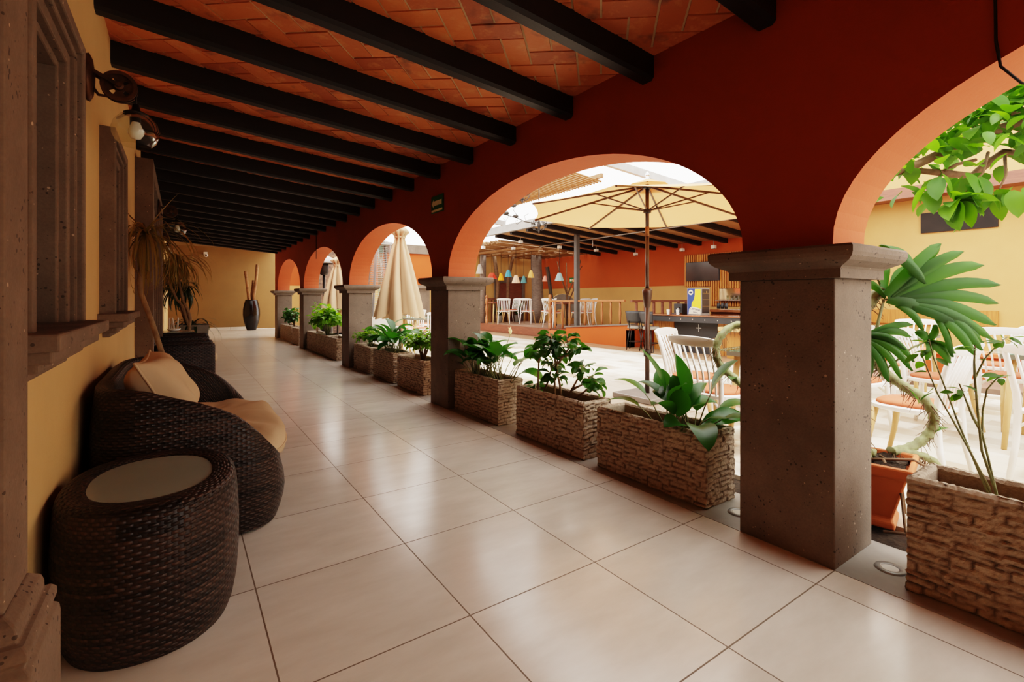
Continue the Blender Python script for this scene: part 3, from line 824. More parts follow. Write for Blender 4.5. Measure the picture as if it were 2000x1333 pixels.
# ------------------------------------------------------------------ dracaenas
def blades(m, c, nl, Lr, W, droopr, rnd, up=.3, n=7):
    for k in range(nl):
        a = rnd.uniform(0, 2 * pi); e = rnd.uniform(-.5, 1.0) + up
        d = V((cos(a) * cos(e), sin(a) * cos(e), sin(e)))
        m.leaf(c, d, rnd.uniform(*Lr), W * rnd.uniform(.8, 1.2), rnd.uniform(*droopr), n, .1, base=.7, tipw=.55)
def clampx(m, lo):
    m.v = [(max(p[0], lo + .01 * sin(p[2] * 40)), p[1], p[2]) for p in m.v]
rnd = random.Random(11)
def potlathe(m, x, y, r, h):
    m.lathe([(r * .72, 0), (r * .95, h * .86), (r * 1.08, h * .87), (r * 1.08, h), (r * .95, h), (r * .92, h * .9)], (x, y, 0), 28, cap=False)
r = thing('dracaena', 'leaning dracaena with one bare trunk and drooping olive leaves behind the sofa', 'plant', (-.08, 5.2, 0))
m = M(); m.tube([(-.08, 5.2, .2), (-.135, 5.2, .66), (-.196, 5.2, .90), (-.285, 5.2, 1.20), (-.292, 5.2, 1.28), (-.288, 5.2, 1.36), (-.275, 5.2, 1.47), (-.25, 5.2, 1.72)], [.024, .022, .021, .020, .021, .018, .016, .014], 10); m.obj('trunk', MAT['bark'], r, True)
m = M(); blades(m, (-.25, 5.2, 1.70), 120, (.40, .72), .015, (1.6, 2.8), rnd, .15); m.leaf((-.24, 5.2, 1.74), (.55, -.1, 1), .42, .03, .15, 6, .1, base=.6, tipw=.6); m.leaf((-.24, 5.2, 1.74), (.48, .1, 1), .36, .03, .2, 6, .1, base=.6, tipw=.6); clampx(m, -.35)
m.obj('foliage', MAT['leaf_dry'], r)
m = M(); potlathe(m, -.08, 5.2, .17, .30); m.obj('pot', MAT['clay'], r, True); m = M(); m.lathe([(0, .27), (.155, .27)], (-.08, 5.2, 0), 24, cap=False); m.obj('soil', MAT['soil'], r)
r = thing('dracaena', 'forked dracaena with two thin bare trunks beyond the armchairs', 'plant', (.12, 10.75, 0))
m = M()
m.tube([(.12, 10.75, .2), (.119, 10.75, .50), (.142, 10.75, .78), (.096, 10.75, .95), (.03, 10.75, 1.1), (-.035, 10.75, 1.5), (-.06, 10.75, 1.85)], [.03, .028, .026, .022, .02, .017, .014], 9)
m.tube([(.13, 10.75, .60), (.07, 10.75, .82), (.034, 10.75, 1.0), (-.06, 10.75, 1.12), (-.141, 10.75, 1.34), (-.238, 10.75, 1.54), (-.26, 10.75, 1.75)], [.024, .022, .02, .02, .018, .016, .014], 9); m.obj('trunk', MAT['bark'], r, True)
m = M(); blades(m, (-.06, 10.75, 1.85), 90, (.55, .95), .026, (1.7, 2.8), rnd, .1); blades(m, (-.24, 10.75, 1.75), 60, (.5, .8), .026, (1.8, 2.9), rnd, .1); clampx(m, -.35); m.obj('foliage', MAT['leaf_dry'], r)
m = M(); potlathe(m, .12, 10.75, .19, .34); m.obj('pot', MAT['clay'], r, True); m = M(); m.lathe([(0, .31), (.17, .31)], (.12, 10.75, 0), 24, cap=False); m.obj('soil', MAT['soil'], r)
r = thing('strap_leaf_bush', 'dark strap-leaved bush growing from the grey planter box near the wall', 'plant', (.1, 11.6, .55))
m = M()
for c_, k in (((.0, 11.6, 1.35), 60), ((-.15, 11.7, 1.5), 50), ((.2, 11.6, .62), 40)): blades(m, c_, k, (.4, .8), .045, (1.6, 2.8), rnd, .2)
clampx(m, -.35); m.obj('foliage', MAT['leaf_dark'], r)
m = M(); m.tube([(.15, 11.6, .56), (.0, 11.6, 1.35)], .02, 8); m.tube([(.1, 11.65, .56), (-.15, 11.7, 1.5)], .02, 8); m.obj('stem', MAT['bark2'], r, True)

# ------------------------------------------------------------------ pulley wall lamps
def pulley_lamp(y, xw, label, zt=2.18):
    r = thing('pulley_lamp', label, 'wall lamp', (xw, y, zt), group='iron pulley lamps on the left wall')
    m = M()
    T = Matrix.Translation((xw, y, zt + .02)) @ Matrix.Rotation(pi / 2, 4, 'Y')
    g = M(); g.lathe([(.0, 0), (.075, 0), (.078, .012), (.06, .024), (.03, .03), (0, .03)], n=28, cap=False)
    g.v = [tuple(T @ V(p)) for p in g.v]; g.v = [(p[0], p[1], zt + .02 + (p[2] - zt - .02) * 1.45) for p in g.v]
    g.obj('wall_plate', MAT['rust'], r, True)
    cx = xw + .122; cz = zt
    for s_ in (-1, 1):
        m.bar((xw + .02, y + s_ * .03, zt + .05), (cx, y + s_ * .03, cz), .006, .016)
    m.tube([(xw + .02, y, zt - .02), (xw + .045, y, zt - .055), (xw + .075, y, zt - .055), (xw + .085, y, zt - .04)], .007, 8)
    m.tube([(cx, y - .04, cz), (cx, y + .04, cz)], .010, 10)
    m.obj('bracket', MAT['rust'], r)
    # wheel: disc with four holes, axis along Y
    m = M(); R = .068; n = 48
    for s_ in (-1, 1):
        yy = y + s_ * .014
        m.lathe([(R - .012, -.006), (R + .004, -.006), (R + .004, .006), (R - .012, .006)], n=n, cap=False)
    base = len(m.v) // 2
    m.v = [(cx + p[0], y + (-.016 if i < base else .016) + p[2], cz + p[1]) for i, p in enumerate(m.v)]
    # web with holes: ring segments
    rings = [.014, .024, .046, .060]
    for k in range(n):
        a0, a1 = 2 * pi * k / n, 2 * pi * (k + 1) / n; am = (a0 + a1) / 2 + pi / 4
        for (r0, r1) in zip(rings, rings[1:]):
            hole = r0 == .024 and abs(((am + pi / 4) % (pi / 2)) - pi / 4) < .30
            if hole: continue
            for yo in (-.006, .006):
                m.quad(*[(cx + rr * cos(a), y + yo, cz + rr * sin(a)) for rr, a in ((r0, a0), (r1, a0), (r1, a1), (r0, a1))])
    m.lathe([(.012, -.03), (.02, -.028), (.02, .028), (.012, .03)], n=16, cap=True)
    nb = len(m.v) - 64; m.v = [p if i < nb else (cx + p[0], y + p[2], cz + p[1]) for i, p in enumerate(m.v)]
    m.lathe([(R - .006, -.014), (R - .012, 0), (R - .006, .014)], n=n, cap=False)
    nb = len(m.v) - 3 * n; m.v = [p if i < nb else (cx + p[0], y + p[2], cz + p[1]) for i, p in enumerate(m.v)]
    m.obj('pulley_wheel', MAT['rust'], r)
    hx = cx + R - .004
    m = M(); m.tube([(hx - .025, y, cz + .060), (hx - .006, y, cz + .03), (hx, y, cz), (hx, y, cz - .10)], .004, 8); m.obj('cord', MAT['darkmetal'], r, True)
    gz = cz - .198
    m = M(); m.lathe([(.008, .10), (.014, .098), (.018, .07), (.05, .055), (.052, .048), (.02, .05), (.02, .01), (0, .01)], (hx, y, gz + .028), 24, cap=False); m.obj('socket', MAT['darkmetal'], r, True)
    m = M(); m.lathe([(.032, .080), (.064, .067), (.088, .036), (.098, 0), (.095, -.031), (.082, -.058), (.062, -.078)], (hx, y, gz), 40, cap=False); m.obj('glass_shade', MAT['bulbglass'], r, True)
    m = M(); m.lathe([(0, -.045), (.02, -.04), (.032, -.02), (.032, 0), (.022, .025), (.014, .045)], (hx, y, gz), 20, cap=False); m.obj('bulb', MAT['white_mat'], r, True)
pulley_lamp(3.02, WX, 'iron pulley wall lamp with clear glass globe beside the nearest window')
pulley_lamp(7.0, -.225, 'iron pulley wall lamp with clear globe above the leaning dracaena')
pulley_lamp(9.9, WX, 'iron pulley wall lamp farthest along the left wall, past the doorway')

# ------------------------------------------------------------------ vase and dry cactus stems
r = thing('floor_vase', 'tall glossy black floor vase against the far wall', 'vase', (2.09, 19.6, 0))
m = M(); m.lathe([(.15, 0), (.155, .02), (.20, .15), (.255, .36), (.278, .56), (.272, .75), (.235, .95), (.205, 1.06), (.20, 1.09), (.18, 1.09), (.20, 1.03), (.24, .80), (.24, .5), (0, .3)], (2.09, 19.6, 0), 40, cap=False); m.obj('body', MAT['vase'], r, True)
for pts_, lab in ((((2.05, 19.6, .5), (2.0, 19.6, 1.3), (1.95, 19.6, 1.7), (1.90, 19.6, 2.12)), 'thick dry cactus stem in the black vase, left one'),
                  (((2.12, 19.62, .5), (2.17, 19.6, 1.3), (2.24, 19.6, 1.8), (2.28, 19.6, 2.37)), 'tallest dry cactus stem in the black vase, right one'),
                  (((2.10, 19.7, .5), (2.11, 19.7, 1.2), (2.15, 19.75, 1.5), (2.18, 19.75, 1.8)), 'shorter dry cactus stem in the black vase, between the other two')):
    m = M(); m.tube(pts_, [.05, .06, .05, .055], 9); tag(m.obj('cactus_stem', MAT['deadwood'], None, True), lab, 'dry stem', 'dry cactus stems in the vase')
r = thing('security_camera', 'small white dome camera high on the far wall', 'camera', (.72, 20.35, 2.72))
m = M(); m.box(.66, .78, 20.32, 20.4, 2.70, 2.80); m.obj('bracket', MAT['white'], r); m = M(); m.lathe([(0, -.07), (.05, -.05), (.07, 0), (.06, .04), (0, .05)], (.73, 20.27, 2.68), 16, cap=False); m.obj('dome', MAT['white_mat'], r, True)
m = M(); m.lathe([(0, 0), (.03, .01), (.03, .03)], n=12); m.v = [(.73 + p[0], 20.20 - p[2], 2.67 + p[1]) for p in m.v]; m.obj('lens', MAT['darkmetal'], r)

# evacuation sign and cable on the arcade wall
r = thing('exit_sign', 'small green evacuation sign with a left-pointing arrow on the red wall', 'sign', (2.275, 4.72, 2.165))
def yz(m, P, x, mi=None): m.face([m.vert((x, y, z)) for y, z in P], mi)
m = M(); m.box(2.268, 2.28, 4.58, 4.865, 2.075, 2.255); m.obj('panel', MAT['sgreen'], r)
m = M(); yz(m, [(4.85, 2.175), (4.80, 2.225), (4.80, 2.20), (4.605, 2.20), (4.605, 2.15), (4.80, 2.15), (4.80, 2.125)], 2.266); m.obj('arrow', MAT['spale'], r)
m = M(); yz(m, [(4.855, 2.085), (4.855, 2.108), (4.59, 2.108), (4.59, 2.085)], 2.266); m.obj('text_strip', MAT['spale'], r)
for q in ((4.855, 4.85, 2.08, 2.25), (4.594, 4.589, 2.08, 2.25)):
    pass
m = M(); m.tube([(2.268, .414, 2.62), (2.268, .415, 2.2), (2.268, .413, 2.02), (2.27, .402, 1.93), (2.32, .36, 1.87), (2.5, .25, 1.86), (2.62, .15, 1.88)], .0045, 6)
tag(m.obj('cable', MAT['darkmetal'], None, True), 'thin black cable hanging down the red wall into the nearest arch', 'cable')
m = M(); m.tube([(2.272, 10.35, 2.45), (2.272, 10.35, 1.95)], .006, 6); tag(m.obj('cable', MAT['darkmetal'], None, True), 'short black cable on the red wall between the fourth and third columns', 'cable')

# ================================================================== SPLIT-STONE PLANTERS
def planter_mesh(L, W, H, seed, res=.0095, wall=.035):
    rnd = random.Random(seed)
    rows = []; z = 0
    while z < H - .012:
        h = rnd.uniform(.021, .036); rows.append((z, min(H, z + h))); z += h
    rows[-1] = (rows[-1][0], H)
    per = 2 * (L + W); stones = []
    for _ in rows:
        s_ = rnd.uniform(-.1, 0); st = []
        while s_ < per:
            l = rnd.uniform(.05, .16); st.append((s_, s_ + l, rnd.uniform(-.006, .007), rnd.uniform(-.08, .08), rnd.uniform(-.005, .005))); s_ += l
        stones.append(st)
    def disp(s_, z):
        z += .004 * sin(s_ * 23 + seed) + .003 * sin(s_ * 61)
        for (z0, z1), st in zip(rows, stones):
            if z0 <= z <= z1 or (z1 == H and z > z1) or (z0 == 0 and z < 0):
                for a, b, o, tl, t2 in st:
                    if a <= s_ < b:
                        e = min(z - z0, z1 - z) if 0 < z < H - .002 else .02; e2 = min(s_ - a, b - s_)
                        k = min(1, max(0, e) / .006) * min(1, max(0, e2) / .006)
                        return o * k + tl * (z - (z0 + z1) / 2) * .9 * k - .008 * (1 - k) + rnd2.uniform(-.0022, .0022), k
        return 0, 1
    rnd2 = random.Random(seed + 5)
    nS = int(per / res); nZ = int(H / res)
    def base(s_):
        s_ %= per; rr = .018
        if s_ < L: p, n = (-L / 2 + s_, -W / 2), (0, -1)
        elif s_ < L + W: p, n = (L / 2, -W / 2 + s_ - L), (1, 0)
        elif s_ < 2 * L + W: p, n = (L / 2 - (s_ - L - W), W / 2), (0, 1)
        else: p, n = (-L / 2, W / 2 - (s_ - 2 * L - W)), (-1, 0)
        return p, n
    m = M(); g = []
    for j in range(nZ + 1):
        z = H * j / nZ; row = []
        for i in range(nS):
            s_ = per * i / nS; p, n = base(s_); d, k = disp(s_, z)
            if j == nZ: d -= .010
            zz = z + (rnd2.uniform(-.005, .004) if j == nZ else 0)
            row.append(m.vert((p[0] + n[0] * d, p[1] + n[1] * d, zz), None, .12 + .88 * k if 0 < j else .4))
        g.append(row)
    for j in range(nZ):
        for i in range(nS): m.face((g[j][i], g[j][(i + 1) % nS], g[j + 1][(i + 1) % nS], g[j + 1][i]))
    prev = g[-1]
    for q, (t_, z) in enumerate(((.35, H + .002), (.8, H + .001), (1.0, H - .012), (1.05, H - .10))):
        row = []
        for i in range(nS):
            s_ = per * i / nS; p, n = base(s_); w_ = wall * t_
            x = max(-L / 2 + w_, min(L / 2 - w_, p[0])); y = max(-W / 2 + w_, min(W / 2 - w_, p[1]))
            row.append(m.vert((x, y, z + rnd2.uniform(-.003, .003)), None, 1.0 if q < 3 else .5))
        for i in range(nS): m.face((prev[i], prev[(i + 1) % nS], row[(i + 1) % nS], row[i]))
        prev = row
    return m
PL, PW, PH = .83, .275, .405
proto_p = []
def make_planter(seed, L=PL, H=PH):
    r = thing('stone_planter', '', 'planter', (0, 0, 0), group='long split-stone planters along the arcade')
    m = planter_mesh(L, PW, H, seed); m.obj('box', MAT['planter'], r, False, w=False)
    m = M(); n_ = 14
    rs = random.Random(seed)
    m.grid(lambda i, j: (-L / 2 + .03 + (L - .06) * i / 30, -PW / 2 + .03 + (PW - .06) * j / 8, H - .075 + rs.uniform(-.008, .010)), 30, 8)
    m.obj('soil', MAT['soil'], r, False, w=False)
    return r
PX = 2.34 + PW / 2
pa = make_planter(1); pb = make_planter(2)
pa.location = (PX, 1.965, 0.004); pa.rotation_euler = (0, 0, pi / 2); pa['label'] = 'stone planter beside the foreground column holding the big upright lily leaves'
pb.location = (PX, 2.925, 0.004); pb.rotation_euler = (0, 0, -pi / 2); pb['label'] = 'stone planter holding the woody shrub with bare forked stems, middle one under the large arch'
PLANTERS = [(4.035, 0, 'stone planter holding the drooping lily with a pale flower, just right of the second column'),
            (5.65, 1, 'stone planter just left of the second column holding a rounded shrub'),
            (6.62, 0, 'stone planter left of the rounded shrub, holding a broad drooping lily'),
            (7.58, 1, 'stone planter beside the third column with a pale ferny shrub'),
            (9.47, 0, 'stone planter left of the third column, nearest of three in the third arch'),
            (10.315, 1, 'stone planter with the bushy leafy shrub in the third arch, middle one'),
            (11.165, 0, 'stone planter beside the fourth column, farthest of three in the third arch'),
            (12.9, 1, 'stone planter left of the fourth column, nearest of three in the last arch'),
            (13.85, 0, 'stone planter in the last arch with a small double-stemmed shrub, middle one'),
            (14.7, 1, 'stone planter beside the last column, farthest of all planters')]
for k, (y, w_, lab) in enumerate(PLANTERS):
    dup(pa if w_ == 0 else pb, (PX, y, .004), pi / 2 if k % 3 else -pi / 2, lab)
pr_ = make_planter(9, .84, .445); pr_.location = (2.36 + PW / 2, .262, .004); pr_.rotation_euler = (0, 0, pi / 2); pr_['label'] = 'large stone planter at the right edge nearest the camera, holding a thorny twig'

# ------------------------------------------------------------------ planter plants
def lily(x, y, z, n, Lr, Wr, label, seed, spread=.12, droopr=(.7, 1.7), flower=None, mat='leaf_lily', name='peace_lily', elev=(.5, 1.35), petr=(.10, .26), extra=(), sy=2.2):
    rnd = random.Random(seed)
    r = thing(name, label, 'plant', (x, y, z))
    mp_, ml = M(), M()
    L0 = []
    for k in range(n):
        a = rnd.uniform(0, 2 * pi); e = rnd.uniform(*elev)
        L0.append(((x + rnd.uniform(-.04, .04), y + rnd.uniform(-spread, spread) * sy * .5, z), (cos(a) * cos(e), sin(a) * cos(e), sin(e)), rnd.uniform(*petr), rnd.uniform(*Lr), rnd.uniform(*Wr), rnd.uniform(*droopr), rnd.uniform(-.7, .7)))
    L0 += list(extra)
    for p, d, pl, L, W, dr, ro in L0:
        p = V(p); d = V(d).normalized(); q = p + d * pl * .6 + V((0, 0, .25 * pl)); e_ = q + (d + V((0, 0, .1))) * pl * .4
        mp_.tube([p, q, e_], [.005, .004, .003], 5)
        ml.leaf(e_ - d * .005, d, L, W, dr, 8, .16, base=.12, tipw=.85, roll=ro)
    mp_.obj('stems', MAT['stem_g'], r, True); ml.obj('foliage', MAT[mat], r, True)
    if flower:
        (p0, p1) = flower
        m = M(); m.tube([p0, ((p0[0] + p1[0]) / 2 + .01, (p0[1] + p1[1]) / 2, (p0[2] + p1[2]) / 2 + .02), p1], .003, 5); m.obj('flower_stalk', MAT['stem_g'], r, True)
        m = M(); m.leaf(p1, (.15, -.2, 1), .075, .05, -.3, 6, .35, base=.3); m.leaf((p1[0], p1[1], p1[2]), (-.1, .2, 1), .07, .045, .3, 6, .35, base=.3); m.obj('flower', MAT['spathe'], r, True)
    return r
# big upright leaves at the foreground column: explicit leading leaves seen in the photograph
c0 = (PX, 1.84, .33)
ex = [((PX, 1.86, .33), (-.16, .22, 1), .20, .31, .15, .45, .2), ((PX + .02, 1.80, .33), (-.02, .02, 1), .17, .28, .15, .3, -.3),
      ((PX, 1.72, .33), (.12, -.38, .85), .24, .24, .18, .35, .3), ((PX + .04, 1.95, .33), (-.15, .75, .75), .20, .26, .09, .9, 0),
      ((PX - .02, 1.95, .33), (-.25, .9, .55), .16, .24, .085, .9, 0), ((PX, 1.70, .33), (.1, -.9, .55), .17, .26, .10, .9, .2),
      ((PX - .03, 1.72, .33), (-.5, -.6, .5), .12, .27, .15, 1.5, 0), ((PX - .03, 1.78, .33), (-.45, .1, .75), .12, .24, .11, 1.2, .4),
      ((PX + .05, 1.72, .33), (.5, -.45, .6), .16, .25, .16, 1.2, 0)]
lily(PX, 1.82, .33, 17, (.17, .25), (.10, .14), 'lush lily with big upright glossy leaves beside the foreground column', 5, .09, (.4, 1.3), extra=ex, sy=2.0, petr=(.07, .18), name='broadleaf_lily')
lily(PX, 4.0, .33, 58, (.17, .26), (.10, .15), 'drooping dark lily with one pale flower spike in the planter at the second column', 8, .26, (.7, 1.9), flower=((PX + .02, 3.95, .36), (PX + .16, 3.86, .80)), petr=(.14, .27), elev=(.75, 1.4), sy=2.5,
     extra=[((PX, 3.72, .33), (.1, -.55, .6), .2, .27, .17, .9, .2), ((PX, 3.66, .33), (.25, -.7, .5), .16, .26, .16, 1.5, .2), ((PX, 4.32, .33), (-.3, .7, .5), .16, .26, .13, 1.2, 0), ((PX, 4.35, .33), (-.2, 1, .35), .2, .24, .07, .3, 0)])
lily(PX, 6.62, .33, 50, (.22, .33), (.11, .16), 'broad drooping lily in the planter between the rounded shrub and the third column', 9, .26, (.9, 2.0), petr=(.16, .30), elev=(.7, 1.4), sy=2.2)

def shrub(x, y, z, label, seed, branches, leafL=(.07, .11), leafW=.62, per=9, mat='leaf', bark='bark', name='leafy_shrub', rb=.012, spreadl=.07, serr=.12):
    rnd = random.Random(seed)
    r = thing(name, label, 'plant', (x, y, z))
    mb, ml = M(), M()
    for pts_ in branches:
        P = [V((x + a, y + b, z + c)) for a, b, c in pts_]
        n_ = len(P); mb.tube(P, [rb * (1 - .6 * k / (n_ - 1)) for k in range(n_)], 7)
        tip = P[-1]; pre = P[-2]
        for k in range(per):
            t = rnd.uniform(.45, 1.05); p = pre.lerp(tip, t) if t <= 1 else tip
            a = rnd.uniform(0, 2 * pi); e = rnd.uniform(-.5, .9); d = V((cos(a) * cos(e), sin(a) * cos(e), sin(e)))
            L = rnd.uniform(*leafL); q = p + d * rnd.uniform(.2, 1) * spreadl
            mb.tube([p, q], .0018, 4, False)
            ml.leaf(q, d, L, L * leafW, rnd.uniform(.3, 1.6), 5, .15, base=.25, tipw=.8, roll=rnd.uniform(-.8, .8), serr=serr)
    mb.obj('stems', MAT[bark], r, True); ml.obj('foliage', MAT[mat], r, False)
    return r
# woody shrub (middle planter): branches in (dx, dy, dz)
br = [[(0, .26, 0), (.0, .26, .12), (.0, .255, .24), (0, .26, .34)], [(0, .26, .24), (0, .22, .33), (.02, .17, .40)],
      [(0, -.02, 0), (-.01, -.01, .12), (-.02, .02, .22), (-.02, .0, .32), (0, .0, .42)], [(-.02, .02, .22), (0, .06, .30), (.0, .09, .36)], [(-.02, .0, .26), (.02, -.07, .36), (.02, -.05, .45)], [(-.02, .0, .30), (.0, -.13, .33), (.04, -.18, .37)],
      [(0, -.06, 0), (.01, -.12, .10), (.02, -.19, .20), (.03, -.22, .27)], [(.01, -.12, .10), (.03, -.2, .14), (.05, -.27, .20)], [(0, -.08, 0), (.02, -.2, .08), (.05, -.30, .15)],
      [(0, .22, 0), (.0, .14, .12), (.0, .08, .26)], [(0, .06, 0), (0, .06, .12), (0, .06, .17)], [(0, .28, 0), (.02, .32, .05)], [(-.02, 0, .32), (-.03, .05, .38), (-.02, .08, .44)]]
br = [[(a, b * 1.08, c * 1.18) for a, b, c in q] for q in br]
shrub(PX, 2.93, .325, 'woody shrub with bare forked stems and dark serrated leaves in the middle planter', 21, br, (.075, .115), .68, 12, 'leaf', 'bark', 'woody_shrub', .011, .06)
def dome(nb, h, R, rnd, sx=.8, sy=1.4):
    out = []
    for k in range(nb):
        a = rnd.uniform(0, 2 * pi); q = sqrt(rnd.random()) * R
        out.append([(0, rnd.uniform(-.04, .04), 0), (cos(a) * q * .4 * sx, sin(a) * q * .4 * sy, h * .5), (cos(a) * q * sx, sin(a) * q * sy, h * rnd.uniform(.75, 1) * (1.05 - .35 * (q / R) ** 2))])
    return out
rnd = random.Random(4)
shrub(PX, 5.55, .325, 'rounded light green shrub with many thin stems just left of the second column', 31, dome(18, .40, .20, rnd), (.045, .075), .7, 26, 'leaf_bright', 'bark2', 'rounded_shrub', .006, .10)
shrub(PX, 7.55, .325, 'pale yellow-green ferny shrub in the planter beside the third column', 32, dome(18, .34, .24, rnd, .9, 1.3), (.04, .07), .55, 24, 'leaf_bright', 'stem_g', 'ferny_shrub', .005, .06)
shrub(PX, 10.3, .325, 'bushy leafy shrub spilling over its planter in the third arch', 33, dome(22, .58, .27, rnd, .8, 1.7), (.08, .13), .75, 24, 'leaf_bright', 'stem_g', 'bushy_shrub', .006, .13)
shrub(PX, 13.75, .325, 'small double-stemmed shrub in the farthest arch, nearer stem', 34, dome(7, .46, .20, rnd, .8, 1.3), (.08, .12), .7, 26, 'leaf', 'bark2', 'small_shrub', .008, .11)
shrub(PX, 14.55, .325, 'small green shrub at the last column, farthest plant of the arcade', 35, dome(7, .5, .20, rnd, .8, 1.3), (.08, .12), .7, 26, 'leaf', 'bark2', 'small_shrub', .008, .11)
shrub(PX, 11.2, .325, 'slender twiggy shrub beside the fourth column in the third arch', 36, [[(0, 0, 0), (-.02, .05, .4), (0, .02, .72)], [(0, 0, 0), (.02, -.06, .3), (.02, -.1, .55)]], (.08, .12), .6, 12, 'leaf_bright', 'bark', 'twiggy_shrub', .01, .06)

# thorny twig in the right-hand planter
r = thing('thorny_twig_plant', 'thorny rose-like twigs with a few small leaves in the right-edge planter', 'plant', (2.42, .40, .40))
mb, ml = M(), M()
tw = [[(2.42, .44, .38), (2.41, .465, .46), (2.37, .495, .58), (2.335, .525, .70), (2.30, .545, .80), (2.265, .575, .93), (2.25, .585, 1.0)],
      [(2.43, .44, .38), (2.41, .46, .47), (2.36, .50, .60), (2.31, .53, .70), (2.27, .565, .80), (2.22, .60, .95)],
      [(2.42, .43, .38), (2.42, .44, .45), (2.40, .455, .56), (2.385, .47, .66), (2.39, .47, .74), (2.40, .46, .82), (2.43, .44, .86), (2.46, .42, .87)],
      [(2.385, .47, .66), (2.36, .49, .72), (2.345, .505, .78), (2.33, .52, .84)], [(2.42, .44, .45), (2.38, .47, .60), (2.37, .48, .76), (2.365, .485, .86), (2.39, .465, .93), (2.44, .44, .98), (2.47, .42, 1.01)],
      [(2.365, .485, .86), (2.365, .487, .92), (2.37, .485, .98)], [(2.43, .42, .38), (2.45, .40, .40), (2.48, .37, .43), (2.50, .33, .47), (2.53, .30, .5)]]
rnd = random.Random(12)
for P in tw:
    mb.tube(P, [.0048 - .0028 * k / (len(P) - 1) for k in range(len(P))], 6)
    for a, b in zip(P, P[1:]):
        for q in range(2):
            p = V(a).lerp(V(b), rnd.random()); d = V((rnd.uniform(-1, 1), rnd.uniform(-1, 1), rnd.uniform(-.3, .3))).normalized()
            mb.tube([p, p + d * .009], [.0018, .0004], 4, False)
for P, k in ((tw[0], 6), (tw[1], 6), (tw[2], 4), (tw[3], 5), (tw[4], 9), (tw[5], 4)):
    for q in range(k):
        p = V(P[-1]).lerp(V(P[-2]), rnd.uniform(0, 1.0)); a = rnd.uniform(0, 2 * pi); d = V((cos(a), sin(a), rnd.uniform(-.7, .3)))
        L = rnd.uniform(.038, .06); ml.leaf(p + d * .008, d, L, L * .5, rnd.uniform(.1, .8), 5, .12, base=.2, tipw=.9, roll=rnd.uniform(-.8, .8))
mb.obj('twigs', MAT['stem_g'], r, True); ml.obj('foliage', MAT['leaf_tree'], r, True)

# ------------------------------------------------------------------ monstera in a terracotta pot behind the column
r = thing('terracotta_pot', 'square terracotta pot holding the monstera behind the foreground column', 'pot', (2.99, 1.0, 0))
m = M()
T = Matrix.Translation((2.97, 1.0, .0)) @ Matrix.Rotation(radians(12), 4, 'Z') @ Matrix.Diagonal((.9, .9, 1, 1))
m.sqlathe([(0, .0), (.0, .035), (-.012, .05), (.055, .27), (.08, .28), (.085, .33), (.06, .335), (.05, .30)], -.11, .11, -.11, .11)
m.v = [tuple(T @ V(p)) for p in m.v]; m.f.pop(); m.mi.pop(); m.obj('body', MAT['terracotta'], r, bevel=.012)
m = M(); m.grid(lambda i, j: tuple(T @ V((-.15 + .3 * i / 8, -.15 + .3 * j / 8, .305 + .02 * sin(i * 3 + j)))), 8, 8); m.obj('soil', MAT['soil'], r)
RX, RY = .8240, -.5665                                      # broad face direction of the big leaves
r = thing('monstera', 'big monstera with split leaves and looping scarred stems behind the foreground column', 'plant', (3.0, .98, .31))
m = M()
def vine(P, rad):
    # smooth and add node rings
    Q = []; n_ = 6
    for k in range(len(P) - 1):
        p0 = V(P[max(0, k - 1)]); p1 = V(P[k]); p2 = V(P[k + 1]); p3 = V(P[min(len(P) - 1, k + 2)])
        for q in range(n_):
            t = q / n_; Q.append(.5 * ((2 * p1) + (-p0 + p2) * t + (2 * p0 - 5 * p1 + 4 * p2 - p3) * t * t + (-p0 + 3 * p1 - 3 * p2 + p3) * t ** 3))
    Q.append(V(P[-1]))
    m.tube(Q, [rad * (1.15 if k % 3 == 0 else .95) for k in range(len(Q))], 10)
    return Q
S1 = vine([(2.84, 1.12, 1.0), (2.93, 1.07, .92), (3.05, 1.03, .83), (3.13, 1.0, .75), (3.22, .94, .67), (3.31, .88, .60), (3.35, .85, .50), (3.33, .87, .41), (3.25, .92, .345), (3.12, .97, .33)], .024)
S2 = vine([(2.94, 1.02, .32), (2.92, 1.03, .5), (2.90, 1.05, .68), (2.88, 1.06, .85), (2.90, 1.05, 1.0), (2.93, 1.0, 1.12), (2.96, .96, 1.2)], .026)
S3 = vine([(3.0, 1.0, .33), (2.98, 1.25, .38), (2.99, 1.6, .52), (3.03, 1.80, .62), (2.97, 1.86, .70), (2.95, 1.88, .80), (2.98, 1.86, .90), (3.07, 1.80, .97), (3.1, 1.6, .95), (3.0, 1.3, .9), (2.9, 1.1, .85)], .024)
S4 = vine([(3.12, .97, .33), (3.22, .90, .32), (3.30, .84, .28), (3.34, .80, .20)], .020)
m.obj('stem', MAT['stem_g'], r, True)
m = M(); rnd = random.Random(5)
for Q in (S1, S2, S3, S4):
    for k in range(2, len(Q) - 1):
        for q in range(3):
            d = V((rnd.uniform(-1, .4), rnd.uniform(-1, 1), rnd.uniform(-1, .0))).normalized(); l = rnd.uniform(.03, .09)
            m.tube([Q[k], Q[k] + d * l * .5 + V((0, 0, -.004)), Q[k] + d * l + V((0, 0, -.02))], [.003, .002, .001], 4, False)
for P in ([(3.0, .98, .33), (3.1, .9, .25), (3.05, .84, .1), (2.95, .84, .02)], [(2.95, .95, .33), (2.87, .85, .2), (2.82, .82, .05), (2.78, .75, -.02)], [(2.8, .9, .02), (2.9, .75, .03), (3.0, .6, .02)], [(3.12, .97, .33), (3.15, .93, .15), (3.16, .92, .01)], [(2.92, 1.0, .32), (3.02, .85, .34), (3.2, .7, .22)]):
    m.tube(P, .007, 6)
m.obj('aerial_roots', MAT['root'], r, True)
